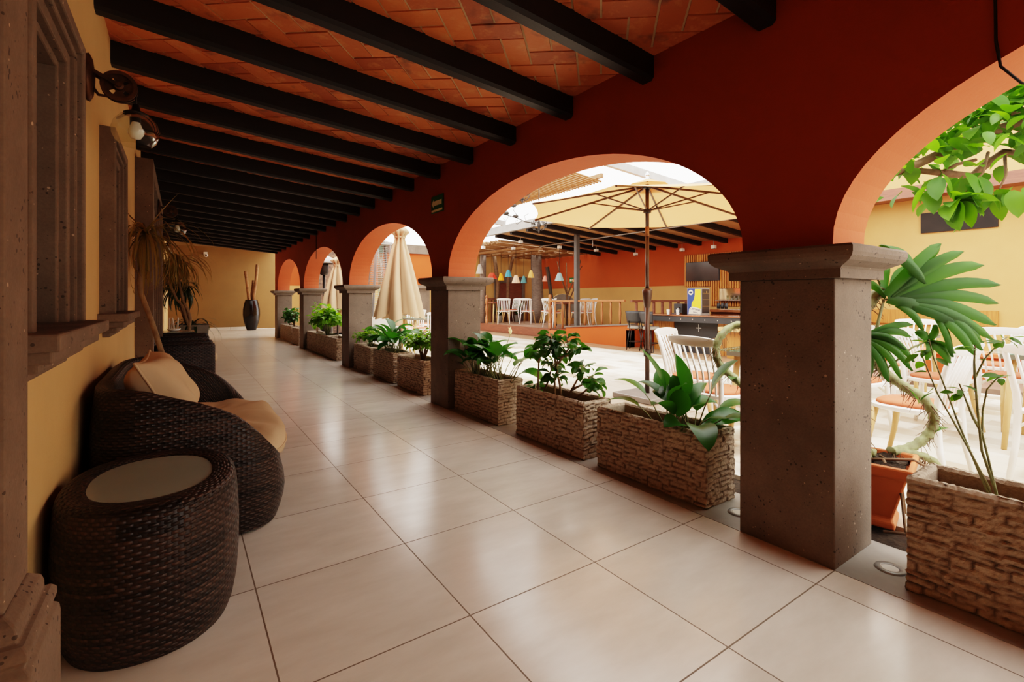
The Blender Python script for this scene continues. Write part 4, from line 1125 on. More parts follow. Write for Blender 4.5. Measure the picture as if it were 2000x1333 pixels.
def monleaf(m, base, lobes, k=.00255, dep=0.0, thick=1.0, midrib=None):
    bx, by, bz = base
    def PT(u, v, w):
        # u to the right along the leaf face, v up, w toward the corridor
        return V((bx + RX * u * k - .5665 * w, by + RY * u * k - .8240 * w, bz + v * k))
    for (u0, v0, u1, v1, wd, sag, dw) in lobes:
        wd *= .78
        n_ = 9; L = math.hypot(u1 - u0, v1 - v0); nx, ny = -(v1 - v0) / L, (u1 - u0) / L; rows = []
        for q in range(n_ + 1):
            t = q / n_; w_ = wd * (.28 + .72 * sin(pi * min(1, .12 + t * .80)) ** .8) * (1 if t < .9 else (.75 if t < 1 else .30))
            cu, cv = u0 + (u1 - u0) * t, v0 + (v1 - v0) * t + sag * 4 * t * (1 - t)
            z_ = dw * t + .02 * sin(pi * t) * (1 if dw >= 0 else -1)
            rows.append([m.vert(PT(cu + nx * w_ * s_, cv + ny * w_ * s_, z_ + (.012 if s_ == 0 else 0))) for s_ in (-.5, 0, .5)])
        for a, b in zip(rows, rows[1:]):
            m.face((a[0], a[1], b[1], b[0])); m.face((a[1], a[2], b[2], b[1]))
m = M()
B1 = (2.93, .93, 1.145)
lob = [(0, 5, 95, 108, 40, 6, .03), (8, 5, 132, 92, 30, 14, .05), (12, 4, 175, 66, 34, 16, .04), (18, 2, 212, 28, 30, 14, .03), (22, 0, 212, -8, 30, 12, .02), (25, -4, 203, -50, 32, 12, .03),
       (24, -8, 190, -78, 28, 14, .05), (10, 8, 75, 62, 40, 10, -.06), (14, 6, 130, 26, 26, 8, -.05), (16, 2, 128, 4, 26, 8, -.06), (18, -4, 120, -38, 26, 14, -.06), (0, 5, 20, 62, 24, 2, -.05), (-3, 4, -36, 10, 22, 22, -.03),
       (22, -10, 150, -66, 30, 10, .04), (20, -12, 52, -60, 20, 6, .06), (0, 0, 95, -22, 30, 0, 0)]
monleaf(m, B1, lob)
lob2 = [(95, -22, 170, -84, 24, 6, .05), (95, -22, 158, -98, 26, 8, .08), (92, -22, 140, -106, 26, 4, .09), (88, -20, 112, -112, 20, 4, .05)]
monleaf(m, B1, lob2)
m.obj('leaf_blade', MAT['leaf_mon'], r, True); m = M()
B2 = (2.87, 1.0, .95)
lob3 = [(0, 0, 80, -46, 20, 18, .05), (0, -2, 70, -62, 20, 14, .07), (0, -4, 52, -78, 20, 12, .06), (0, -6, 34, -86, 24, 6, .04), (0, 2, 84, 2, 20, 12, .02), (2, 4, 90, 26, 18, 8, .01), (0, -4, 10, -80, 20, 0, .0), (0, 4, 60, -22, 18, 10, .06)]
monleaf(m, B2, lob3)
m.obj('leaf_blade', MAT['leaf_mon'], r, True); m = M()
B3 = (3.12, .82, .93)
monleaf(m, B3, [(0, 0, 28, -40, 24, 4, .05), (0, 0, 44, -22, 18, 4, .03), (0, 0, -8, -36, 20, 2, .02), (0, 2, -24, 20, 22, 2, 0), (0, 0, 10, 34, 22, 0, .02)])
m.obj('leaf_blade', MAT['leaf_mon'], r, True); m = M()
# heart leaf hanging above the capital
monleaf(m, (2.90, .93, 1.40), [(0, 0, 52, -58, 34, 10, .03), (6, -4, 60, -70, 26, 4, .06), (-10, 6, 12, -14, 10, 4, .0), (-40, -20, -42, -50, 16, 0, 0)])
m.obj('leaf_blade', MAT['leaf_mon'], r, True); m = M()
for p, d in (((3.33, .87, .41), (.3, -.3, .5)), ((3.22, .94, .67), (.2, -.5, -.3)), ((3.05, 1.03, .83), (.5, -.5, -.5)), ((3.03, 1.80, .62), (-.7, -.3, .4))):
    m.leaf(p, d, .11, .06, .8, 6, .1, base=.2)
m.obj('young_leaves', MAT['leaf_mon'], r, True)
m = M()
m.tube([(2.92, 1.03, .7), (2.93, .98, .95), (2.93, .94, 1.145)], [.010, .009, .006], 7); m.tube([(2.86, 1.05, .8), (2.86, 1.02, .9), (2.87, 1.0, .95)], .008, 7)
m.tube([(2.96, .96, 1.2), (2.86, 1.0, 1.42), (2.90, .93, 1.40)], .005, 6); m.tube([(2.95, .97, .75), (3.05, .86, .9), (3.12, .82, .93)], .005, 6)
m.tube([B1, tuple(V(B1) + V((RX * 95 * .00255, RY * 95 * .00255, -22 * .00255)))], .005, 6)
m.obj('petioles', MAT['stem_g'], r, True)

# ------------------------------------------------------------------ tree at the right
r = thing('courtyard_tree', 'leafy tree with twisting brown branches hanging into the right-hand arch', 'tree', (6.35, .2, 0))
m = M()
m.tube([(6.35, .2, 0), (6.30, .25, .8), (6.2, .35, 1.5), (6.0, .6, 2.2), (5.8, .85, 2.62)], [.16, .14, .12, .09, .06], 12)
m.tube([(5.9, .75, 2.45), (5.72, .92, 2.60), (5.42, 1.13, 2.48), (5.21, 1.27, 2.36), (5.0, 1.41, 2.24), (4.85, 1.5, 2.17)], [.055, .045, .042, .036, .032, .02], 9)
m.tube([(5.9, .75, 2.3), (5.63, .98, 2.36), (5.5, 1.07, 2.25), (5.42, 1.13, 2.165), (5.25, 1.25, 2.19), (5.05, 1.38, 2.21)], [.045, .032, .032, .030, .028, .022], 9)
m.tube([(5.44, 1.11, 2.30), (5.3, 1.2, 2.26), (5.2, 1.26, 2.20)], .014, 7)
m.tube([(6.0, .6, 2.3), (5.8, .3, 2.9), (5.4, .2, 3.4)], [.06, .04, .02], 8); m.tube([(5.8, .85, 2.6), (5.9, 1.2, 3.0), (5.7, 1.6, 3.4)], [.05, .03, .02], 8)
m.tube([(5.25, 1.0, 2.3), (5.0, .98, 2.1), (4.78, 1.07, 1.88)], [.012, .009, .006], 6); m.tube([(5.5, .95, 2.3), (5.25, .9, 2.1), (5.05, .9, 1.97)], [.012, .009, .006], 6)
m.obj('trunk', MAT['bark2'], r, True)
rnd = random.Random(77); ml = M()
def tleaf(p, d, L, dr=.5): ml.leaf(p, d, L, L * rnd.uniform(.5, .62), dr, 6, .12, base=.2, tipw=.8, roll=rnd.uniform(-.5, .5))
# rosette of big leaves in front
for k in range(13):
    a = 2 * pi * k / 13 + rnd.uniform(-.2, .2); u, v = cos(a), sin(a) * .6 - .35
    tleaf((4.76, 1.08, 1.87), (RX * u - .15, RY * u - .3, v), rnd.uniform(.17, .25), rnd.uniform(.5, 1.2))
for c_, n_ in (((5.05, .9, 1.97), 9), ((4.66, 1.18, 2.02), 5), ((4.86, 1.02, 2.03), 8)):
    for k in range(n_):
        a = rnd.uniform(0, 2 * pi); tleaf(V(c_) + V((rnd.uniform(-.08, .08), rnd.uniform(-.08, .08), rnd.uniform(-.05, .05))), (cos(a) * .5, sin(a) * .5, rnd.uniform(-1, -.2)), rnd.uniform(.15, .23), .4)
for k in range(520):
    t = rnd.random(); c_ = V((4.75, 1.5, 2.25)).lerp(V((6.2, .1, 2.95)), t) + V((rnd.gauss(0, .16), rnd.gauss(0, .28), rnd.gauss(.10, .20)))
    if c_.x < 3.6: continue
    a = rnd.uniform(0, 2 * pi); tleaf(c_, (cos(a), sin(a), rnd.uniform(-.9, .3)), rnd.uniform(.12, .21), rnd.uniform(.2, .9))
for k in range(500):
    c_ = V((rnd.gauss(5.6, .7), rnd.gauss(.5, .8), rnd.gauss(3.2, .35))); a = rnd.uniform(0, 2 * pi); tleaf(c_, (cos(a), sin(a), rnd.uniform(-.9, .3)), rnd.uniform(.14, .22), rnd.uniform(.2, .9))
ml.obj('foliage', MAT['leaf_tree'], r, True)

# ================================================================== COURTYARD
# open parasol
px, py = 4.42, 3.68
r = thing('parasol', 'open cream parasol on a dark pole seen through the large arch', 'parasol', (px, py, 0))
m = M(); m.box(px - .28, px + .28, py - .28, py + .28, 0, .06); m.obj('base', MAT['steel'], r, bevel=.01)
m = M(); m.tube([(px, py, .06), (px, py, 1.20)], .027, 14); m.tube([(px, py, 1.20), (px, py, 1.86)], .022, 14); m.tube([(px, py, 1.97), (px, py, 2.46)], .022, 14); m.obj('pole', MAT['bronze'], r, True)
m = M(); m.tube([(px, py, 1.86), (px, py, 1.97)], .0235, 14); m.obj('tilt_joint', MAT['deadwood'], r, True)
m = M(); m.lathe([(.027, 1.04), (.036, 1.06), (.055, 1.20), (.058, 1.24), (.045, 1.26), (.022, 1.26)], (px, py, 0), 20, cap=False); m.obj('crank_housing', MAT['bronze'], r, True)
m = M(); m.tube([(px, py, .48), (px, py, .56)], .042, 14); m.tube([(px + .04, py, .52), (px + .08, py - .02, .52), (px + .085, py - .02, .60)], .008, 6); m.obj('clamp', MAT['darkmetal'], r, True)
tdir = V((-.77, -.64, 0)).normalized(); tax = V((0, 0, 1)).cross(tdir)
Rt = Matrix.Identity(3); apex = V((px, py, 2.455)); Rr = 1.45; cone = radians(11.8)
def canp(a, q):
    d = tdir * cos(a) + tax * sin(a)
    return apex + Rt @ (d * (Rr * q * cos(cone)) + V((0, 0, -Rr * q * sin(cone))))
AO = radians(-10.8)
m = M(); nr = 8
for k in range(8):
    a0, a1 = AO + k * pi / 4, AO + (k + 1) * pi / 4
    g = []
    for j in range(nr + 1):
        row = []
        for i in range(9):
            t = i / 8; p = canp(a0, j / nr).lerp(canp(a1, j / nr), t)
            sag = .05 * (j / nr) ** 2 * 4 * t * (1 - t)
            inn = (apex - p) * (.04 * 4 * t * (1 - t) * (j / nr) ** 6)
            row.append(m.vert(p + V((0, 0, -sag * .5)) + inn))
        g.append(row)
    for j in range(nr):
        for i in range(8): m.face((g[j][i], g[j][i + 1], g[j + 1][i + 1], g[j + 1][i]))
m.obj('canopy', MAT['canvas'], r, True)
m = M(); m.lathe([(.25, -.045), (.0, .04)], n=8, cap=False); m.v = [tuple(apex + V((0, 0, .03)) + Rt @ V(p)) for p in m.v]; m.obj('vent_cap', MAT['canvas'], r)
m = M(); m.lathe([(.012, -.02), (.03, 0), (.03, .02), (.018, .03), (.026, .05), (.026, .065), (.006, .10), (0, .10)], tuple(apex + V((0, 0, .055))), 14, cap=False); m.obj('finial', MAT['chrome'], r, True)
hubp = V((px, py, 2.155)); 
m = M(); m.lathe([(.03, 2.125), (.045, 2.135), (.045, 2.165), (.03, 2.175)], (px, py, 0), 16); m.obj('strut_collar', MAT['darkmetal'], r)
m = M(); m.lathe([(.03, 2.405), (.05, 2.415), (.05, 2.43), (.03, 2.44)], (px, py, 0), 16); m.obj('hub', MAT['darkmetal'], r)
for k in range(8):
    a = AO + k * pi / 4; e = V((0, 0, -.012))
    m = M(); m.bar(canp(a, .03) + e, canp(a, .995) + e, .016, .02); o = m.obj('rib', MAT['bronze'], r)
    m = M(); m.bar(hubp + (canp(a, .5) - hubp).normalized() * .03, canp(a, .47) + e, .012, .014); m.obj('strut', MAT['bronze'], o)

def closed_parasol(x, y, label, H=2.44, seed=1):
    r = thing('closed_parasol', label, 'parasol', (x, y, 0), group='closed beige parasols in the courtyard')
    rnd = random.Random(seed)
    m = M(); m.tube([(x, y, .05), (x, y, H - .1)], .024, 12); m.obj('pole', MAT['bronze'], r, True)
    m = M(); m.box(x - .25, x + .25, y - .25, y + .25, 0, .06); m.obj('base', MAT['steel'], r, bevel=.01)
    m = M(); n = 128; nl = 26; zs = []
    ph = [rnd.uniform(-.12, .12) for _ in range(8)]; am = [rnd.uniform(.75, 1.25) for _ in range(8)]; dr = [rnd.uniform(-.10, .08) for _ in range(8)]
    def fc(i, j):
        a = 2 * pi * i / n; t = j / nl
        z = H - .02 - (H - .86) * t
        tie = .125
        if t < tie: Rb = .03 + .115 * sin(pi * min(1, t / tie * .62)); fold = .35
        elif t < tie + .06: Rb = .075; fold = .30
        else:
            q = (t - tie - .06) / (1 - tie - .06); Rb = .08 + .24 * q ** .85; fold = .34 + .14 * q
        if abs(t - tie) < .04: Rb = min(Rb, .085)
        s_ = int((a / (2 * pi) * 8 + .5)) % 8
        w = 2 * abs(cos(4 * (a + ph[s_] * .35))) ** .75 - 1
        rad = Rb * (1 + fold * w * am[s_])
        zz = z + (dr[s_] - .07 * w) * max(0, t - .8) / .2
        return (x + rad * cos(a + .25 * t * (1 if w > 0 else -.3)), y + rad * sin(a + .25 * t * (1 if w > 0 else -.3)), zz)
    m.grid(fc, n, nl); m.obj('folded_canopy', MAT['canvas2'], r, True)
    m = M(); m.lathe([(.092, H - .25), (.10, H - .235), (.092, H - .22)], (x, y, 0), 24, cap=False); m.obj('tie_strap', MAT['canvas2'], r, True)
    m = M(); m.lathe([(.03, H - .03), (.035, H), (.02, H + .03), (.024, H + .05), (0, H + .08)], (x, y, 0), 12, cap=False); m.obj('finial', MAT['chrome'], r, True)
closed_parasol(3.19, 8.13, 'closed beige parasol hanging in folds beside the third column', 2.46, 3)
closed_parasol(3.22, 12.35, 'closed beige parasol half hidden in the smaller far arch', 2.2, 5)

# pyramid patio heater
hx, hy = 3.25, 9.30
r = thing('pyramid_heater', 'tall pyramid patio heater with steel mesh sides behind the closed parasol', 'heater', (hx, hy, 0))
def hw(z): return .30 - .17 * (z - .1) / 2.1
m = M(); m.box(hx - .28, hx + .28, hy - .28, hy + .28, .02, .80); m.obj('base', MAT['white'], r)
m = M()
for sx in (-1, 1):
    for sy in (-1, 1): m.bar((hx + sx * hw(.8), hy + sy * hw(.8), .8), (hx + sx * hw(2.2), hy + sy * hw(2.2), 2.2), .035)
m.box(hx - .17, hx + .17, hy - .17, hy + .17, 2.2, 2.25); m.lathe([(.0, 2.25), (.2, 2.25), (.05, 2.33), (0, 2.33)], (hx, hy, 0), 4); m.obj('frame', MAT['steel'], r)
m = M(); z = .85
while z < 2.18:
    w_ = hw(z)
    for a, b in (((-w_, -w_), (w_, -w_)), ((w_, -w_), (w_, w_)), ((w_, w_), (-w_, w_)), ((-w_, w_), (-w_, -w_))):
        m.tube([(hx + a[0], hy + a[1], z), (hx + b[0], hy + b[1], z)], .004, 4, False)
    z += .035
m.obj('mesh_guard', MAT['steel'], r)
m = M(); m.tube([(hx, hy, .8), (hx, hy, 2.18)], .05, 16); m.obj('glass_tube', MAT['tableglass'], r, True)
# mushroom heater
hx, hy = 3.06, 13.07
r = thing('mushroom_heater', 'dark mushroom-topped patio heater in the smaller far arch', 'heater', (hx, hy, 0))
m = M(); m.lathe([(.22, 0), (.22, .5), (.06, .6), (.035, .62), (.035, 1.75)], (hx, hy, 0), 20); m.obj('stand', MAT['darkmetal'], r, True)
m = M(); m.lathe([(.08, 1.75), (.11, 1.80), (.12, 2.0), (.10, 2.05)], (hx, hy, 0), 20); m.obj('burner', MAT['iron'], r, True)
m = M(); m.lathe([(.30, 2.05), (.31, 2.07), (.24, 2.18), (.10, 2.25), (0, 2.27)], (hx, hy, 0), 28, cap=False); m.obj('reflector_dome', MAT['steel'], r, True)

# ------------------------------------------------------------------ white spindle chairs
def make_chair():
    r = thing('spindle_chair', '', 'chair', (0, 0, 0), group='white spindle-back chairs')
    m = M()
    n = 20
    def fs(i, j):
        x, y = sup(2 * pi * i / n, .215, .205, 3); s_, z = [(.88, .415), (1, .425), (1, .445), (.93, .452), (0, .450)][j]; return (x * s_, y * s_, z)
    m.grid(fs, n, 4); m.obj('seat', MAT['white'], r, False, w=False)
    m = M()
    def fp(i, j):
        x, y = sup(2 * pi * i / n, .19, .18, 3); s_, z = [(1, .448), (1.02, .462), (.95, .475), (.5, .48), (0, .48)][j]; return (x * s_, y * s_, z)
    m.grid(fp, n, 4); m.obj('seat_pad', MAT['redpad'], r, True, w=False)
    for sx in (-1, 1):
        m = M(); m.tube([(sx * .20, -.245, 0), (sx * .185, -.20, .22), (sx * .18, -.185, .43), (sx * .185, -.195, .55), (sx * .20, -.235, .72), (sx * .21, -.27, .84)], [.015, .018, .02, .018, .016, .015], 8); m.obj('rear_leg', MAT['white'], r, True, w=False)
        m = M(); m.tube([(sx * .205, .235, 0), (sx * .18, .18, .22), (sx * .16, .15, .42)], [.013, .017, .02], 8); m.obj('front_leg', MAT['tanwood'], r, True, w=False)
        m = M(); m.tube([(sx * .182, -.19, .34), (sx * .10, -.17, .41)], .010, 6); m.obj('brace', MAT['white'], r, True, w=False)
    for k in range(6):
        t = -1 + 2 * (k + .5) / 6
        m = M(); m.tube([(t * .155, -.175, .44), (t * .165, -.20, .60), (t * .185, -.265 - .012 * (1 - t * t), .81)], .0085, 6); m.obj('spindle', MAT['white'], r, True, w=False)
    m = M(); g = []
    for k in range(13):
        t = -1 + 2 * k / 12; x = t * .235; y = -.262 - .03 * (1 - t * t); zt = .875 - .02 * abs(t) ** 3; zb = .80 + .02 * abs(t) ** 3
        g.append([m.vert((x, y + .011, zb)), m.vert((x, y - .003, zt)), m.vert((x, y - .025, zt)), m.vert((x, y - .011, zb))])
    for a, b in zip(g, g[1:]):
        for j in range(4): m.face((a[j], b[j], b[(j + 1) % 4], a[(j + 1) % 4]))
    m.face(g[0]); m.face(g[-1][::-1]); m.obj('top_rail', MAT['white'], r, True, w=False, bevel=.004)
    return r
ch0 = make_chair(); first = [True]
def chair(x, y, face_deg, label, z=0, s=1.0):
    rz = radians(face_deg - 90)          # the seat front looks toward face_deg
    if first[0]:
        first[0] = False; ch0.location = (x, y, z); ch0.rotation_euler = (0, 0, rz); ch0['label'] = label; return ch0
    return dup(ch0, (x, y, z), rz, label)
def glass_table(x, y, label, size=.85, rz=0, z=0, h=.74):
    r = thing('glass_table', label, 'table', (x, y, z), rz, 'glass-topped dining tables')
    a = size / 2
    m = M(); m.box(-a, a, -a, a, h - .012, h); m.obj('glass_top', MAT['tableglass'], r, False, w=False, bevel=.004)
    m = M(); m.box(-a + .06, a - .06, -a + .06, a - .06, h - .05, h - .014); m.obj('apron', MAT['clay'], r, False, w=False)
    for sx in (-1, 1):
        for sy in (-1, 1):
            m = M(); m.tube([(sx * (a - .08), sy * (a - .08), 0), (sx * (a - .12), sy * (a - .12), h - .05)], [.017, .026], 8); m.obj('leg', MAT['tanwood'], r, True, w=False)
    return r
# table left of the foreground column
glass_table(3.98, 1.90, 'glass-topped table half hidden behind the foreground column', .80, radians(5))
chair(3.36, 2.12, -8, 'white spindle chair at the table left of the foreground column, nearer to the planters')
chair(3.80, 2.62, -75, 'white spindle chair at the table left of the foreground column, farther from the planters')
chair(4.75, 1.75, 175, 'white spindle chair seen just right of the foreground column behind the monstera')
chair(4.0, 1.12, 85, 'white spindle chair hidden behind the monstera leaves, nearest the terracotta pot')
# tables on the right
glass_table(5.5, .55, 'glass-topped table nearest to the right edge', .85)
chair(4.47, .47, -14, 'white spindle chair cut by the right edge of the photo, closest to the camera')
chair(5.50, 1.36, -95, 'white spindle chair behind the thorny twigs with its back toward the column')
chair(6.12, .98, 215, 'white spindle chair on the far side of the nearest right-hand table')
glass_table(6.9, 2.15, 'glass-topped table in the middle of the terrace, right of the column', .85)
chair(6.05, 2.0, 5, 'white spindle chair facing the middle terrace table, its back to the corridor')
chair(7.0, 1.35, 90, 'white spindle chair at the right side of the middle terrace table')
chair(7.75, 2.2, 182, 'white spindle chair beyond the middle terrace table by the low orange wall')
chair(6.85, 2.98, -88, 'white spindle chair at the left side of the middle terrace table')
glass_table(7.45, .55, 'glass-topped table in front of the low orange wall at the right edge', .85, .1)
chair(6.78, .62, 5, 'white spindle chair in front of the farthest right-hand table')
chair(8.22, .55, 180, 'white spindle chair standing against the low orange wall at the right')
# group behind the closed parasol
glass_table(4.35, 9.75, 'glass-topped table behind the closed parasol', .85, 0)
for k, (x, y, f_, l) in enumerate(((3.78, 9.85, 3, 'nearest to the mesh heater'), (4.3, 9.12, 85, 'nearest to the closed parasol'), (4.98, 9.75, 180, 'on its courtyard side'), (4.55, 10.4, -90, 'on its far side'))):
    chair(x, y, f_, 'white spindle chair at the table behind the closed parasol, ' + l)
glass_table(4.75, 12.0, 'glass-topped table far down the courtyard behind the closed parasol', .85, .1)
for k, (x, y, f_, l) in enumerate(((4.1, 11.9, 0, 'on its corridor side'), (4.75, 11.25, 90, 'on its near side'), (5.45, 12.0, 180, 'on its courtyard side'), (4.7, 12.75, -90, 'on its far side'))):
    chair(x, y, f_, 'white spindle chair at the farthest courtyard table, ' + l)
r = thing('concrete_block', 'low grey concrete serving block behind the closed parasol', 'block', (3.72, 10.95, 0))
m = M(); m.box(3.3, 4.1, 10.75, 11.1, 0, .62); m.box(3.27, 4.13, 10.72, 11.13, .62, .66); m.obj('body', MAT['concrete'], r, bevel=.01)

# ------------------------------------------------------------------ dining deck furniture
def deck_table(x, y, label, s=.7):
    r = thing('wooden_table', label, 'table', (x, y, .272), 0, 'dark tables on the dining deck')
    m = M(); m.box(-s / 2, s / 2, -s / 2, s / 2, .70, .74); m.obj('table_top', MAT['deckface'], r, w=False, bevel=.006)
    for sx in (-1, 1):
        for sy in (-1, 1): m = M(); m.tube([(sx * (s / 2 - .03), sy * (s / 2 - .03), 0), (sx * (s / 2 - .09), sy * (s / 2 - .09), .70)], [.016, .024], 8); m.obj('leg', MAT['tanwood'], r, True, w=False)
DZ = .272
deck_table(9.05, 14.2, 'dark wooden table on the deck between the leftmost white chairs', .5)
chair(9.0, 13.6, 60, 'leftmost white spindle chair on the dining deck', DZ)
chair(9.62, 14.05, 180, 'white spindle chair on the deck overlapping the leftmost one from behind', DZ)
chair(9.67, 13.13, 35, 'white spindle chair on the deck left of the thick palm trunk', DZ)
chair(10.05, 12.55, 150, 'white spindle chair on the deck just in front of the thick palm trunk', DZ)
deck_table(9.95, 11.55, 'dark wooden table on the deck behind the balustrade with plates')
chair(9.32, 11.35, 10, 'white spindle chair on the deck just behind the turned newel post', DZ)
chair(10.05, 10.98, 95, 'white spindle chair on the deck behind the grey steel post', DZ)
chair(10.62, 11.25, 160, 'white spindle chair on the deck seen between the balusters', DZ)
for x, y, l in ((9.8, 11.45, 'white plate on the deck table, nearer one'), (10.08, 11.68, 'white plate on the deck table, farther one')):
    m = M(); m.lathe([(.05, DZ + .742), (.10, DZ + .752), (.102, DZ + .758), (.05, DZ + .748), (0, DZ + .748)], (x, y, 0), 18, cap=False); tag(m.obj('plate', MAT['white_mat'], None, True), l, 'plate', 'plates on the deck table')
r = thing('high_stool', 'small white wooden stool on the deck near the palm trunk', 'stool', (11.1, 13.65, DZ))
m = M(); m.box(-.15, .15, -.15, .15, .62, .65); m.obj('seat', MAT['white'], r, w=False)
for sx in (-1, 1):
    for sy in (-1, 1): m = M(); m.bar((sx * .16, sy * .16, 0), (sx * .11, sy * .11, .62), .03); m.obj('leg', MAT['white'], r, w=False)
m = M(); m.box(-.15, .15, -.16, -.14, .25, .28); m.box(-.15, .15, .14, .16, .25, .28); m.obj('stretcher', MAT['white'], r, w=False)
# newel posts + balustrade
newp = [(.055, 0), (.055, .16), (.045, .17), (.06, .19), (.06, .21), (.04, .23), (.035, .35), (.055, .45), (.06, .52), (.045, .60), (.035, .66), (.055, .68), (.055, .84), (.045, .86), (.03, .87), (.045, .90), (.055, .93), (.05, .96), (.03, .985), (0, .99)]
for x, y, z, l in ((8.80, 10.85, .272, 'turned wooden newel post at the near corner of the dining deck'), (8.80, 14.35, .272, 'turned wooden newel post at the far end of the deck edge, beside the second column')):
    m = M(); m.lathe(newp, (x, y, z), 16, cap=False); tag(m.obj('newel_post', MAT['woodrail'], None, True), l, 'post', 'turned newel posts of the deck')
r = thing('balustrade', 'varnished wooden balustrade with turned balusters above the orange parapet', 'railing', (8.8, 9.2, .4))
m = M(); m.bar((8.80, 10.85, 1.065), (8.74, 7.95, 1.09), .07, .05); m.obj('handrail', MAT['woodrail'], r, bevel=.008)
for k in range(9):
    t = (k + .6) / 9; y = 10.75 - 2.75 * t; z0 = (.30 if y > 9.9 else .375 + (9.95 - y) * .0727)
    if abs(y - 9.69) < .09: continue
    m = M(); m.tube([(8.76, y, z0), (8.76, y, z0 + .12), (8.76, y, (z0 + 1.06) / 2), (8.76, y, .95), (8.76, y, 1.06)], [.026, .022, .034, .022, .026], 8); m.obj('baluster', MAT['woodrail'], r, True)
r = thing('back_railing', 'darker wooden railing running back toward the bar', 'railing', (10, 7.75, .4))
m = M(); m.bar((8.80, 7.80, 1.08), (11.4, 7.80, 1.08), .06, .05); m.obj('handrail', MAT['deckface'], r)
for k in range(8): m = M(); m.box(8.95 + k * .32, 9.0 + k * .32, 7.775, 7.825, .40, 1.06); m.obj('baluster', MAT['deckface'], r)
r = thing('deck_fence', 'reddish wooden railing at the far side of the dining deck', 'railing', (10, 14.85, DZ))
m = M(); m.bar((8.85, 14.85, 1.12), (11.4, 14.85, 1.12), .06, .06); m.obj('handrail', MAT['deckface'], r)
for k in range(7): m = M(); m.box(8.9 + k * .4, 8.94 + k * .4, 14.83, 14.87, DZ, 1.1); m.obj('baluster', MAT['deckface'], r)
# trunks on the deck
r = thing('palm_tree', 'thick grey palm trunk rising through the dining deck', 'tree', (10.55, 13.7, DZ))
m = M(); P = [(10.55, 13.7, DZ), (10.55, 13.7, .8), (10.52, 13.7, 1.6), (10.48, 13.7, 2.3), (10.52, 13.7, 3.4)]; m.tube(P, [.28, .22, .205, .195, .18], 16); m.obj('trunk', MAT['palmbark'], r, True)
for P, l, rr in (([(9.45, 14.75, DZ), (9.5, 14.72, 1.7), (9.45, 14.74, 2.1), (9.36, 14.75, 2.7)], 'slim dark crooked trunk left of the lampshades on the deck', .07), ([(9.86, 14.62, DZ), (9.87, 14.6, 1.8), (9.97, 14.5, 2.5), (10.0, 14.45, 2.68)], 'slim dark crooked trunk in the middle of the deck', .06), ([(8.86, 14.7, DZ), (8.86, 14.72, 1.4), (8.86, 14.7, 2.68)], 'rough pale-spotted trunk at the far left of the deck', .11)):
    r = thing('slim_tree', l, 'tree', P[0], group='slim trunks on the dining deck'); m = M(); m.tube(P, rr, 9); m.obj('trunk', MAT['bark2'] if rr < .1 else MAT['palmbark'], r, True)
r = thing('bare_tree', 'small bare tree with forked branches wound with fairy lights on the deck', 'tree', (10.35, 11.9, DZ))
m = M()
for P in ([(10.35, 11.9, DZ), (10.35, 11.9, 1.4), (10.34, 11.9, 2.3)], [(10.35, 11.9, 1.2), (10.5, 11.75, 1.75), (10.75, 11.6, 2.2)], [(10.35, 11.9, 1.3), (10.2, 12.0, 1.8), (10.1, 12.1, 2.35)], [(10.5, 11.75, 1.75), (10.55, 11.6, 2.0), (10.6, 11.5, 2.4)], [(10.35, 11.9, .9), (10.55, 11.8, 1.4), (10.6, 11.78, 2.0)]): m.tube(P, [.03, .022, .012], 7)
m.obj('branches', MAT['bark2'], r, True)
m = M(); m.bar((9.35, 11.9, .9), (9.18, 11.95, 2.2), .14, .10); 
r2 = thing('leaning_plank', 'weathered dark plank leaning upright on the deck', 'plank', (9.35, 11.9, .9)); r2.location = (9.9, 11.95, DZ); m = M(); m.bar((9.9, 11.95, DZ), (9.62, 12.0, 2.15), .14, .06); m.obj('plank', MAT['iron'], r2)
r = thing('arched_oven', 'rounded pale plaster oven hood against the wall behind the deck tables', 'oven', (10.8, 12.6, DZ))
m = M(); m.lathe([(.52, 0), (.52, .45), (.49, .68), (.39, .88), (.21, 1.0), (0, 1.04)], (10.95, 12.8, DZ), 24, cap=False); m.obj('dome', MAT['tan'], r, True)
m = M(); T = Matrix.Translation((10.60, 12.42, DZ + .22)) @ Matrix.Rotation(radians(-52), 4, 'Z'); pts_ = [(-.45, 0, 0)] + [(.45 * -cos(pi * k / 12), 0, .35 + .45 * sin(pi * k / 12)) for k in range(13)] + [(.45, 0, 0)]
a = [m.vert(T @ V(p)) for p in pts_]; b = [m.vert(T @ (V(p) + V((0, .12, 0)))) for p in pts_]; m.face(a); m.face(b[::-1])
for j in range(len(a)): m.face((a[j], b[j], b[(j + 1) % len(a)], a[(j + 1) % len(a)]))
m.obj('mouth', MAT['stone'], r)
rnd = random.Random(3)
for x, y, z, l, R in ((10.22, 14.50, DZ, 'leafy green plant on the deck between chairs and palm trunk', .26), (9.5, 14.62, DZ, 'bluish green plant behind the leftmost deck chairs', .12)):
    r = thing('deck_plant', l, 'plant', (x, y, z), group='green plants on the dining deck'); m = M(); m.lathe([(.10, 0), (.14, .25), (.13, .25), (0, .2)], (x, y, z), 14, cap=False); m.obj('pot', MAT['clay'], r, True)
    m = M()
    for k in range(60):
        a = rnd.uniform(0, 2 * pi); e = rnd.uniform(.5, 1.4); d = V((cos(a) * cos(e), sin(a) * cos(e), sin(e))); m.leaf(V((x, y, z + .22)) + V((d.x, d.y, d.z * 2.2)) * R * rnd.uniform(.1, .9), d, .22, .09, .8, 5, .1)
    m.obj('foliage', MAT['leaf'], r)
r = bpy.data.objects.new('door_2', None); C.objects.link(r); r.location = (10.15, 15.0, 0); r['kind'] = 'structure'
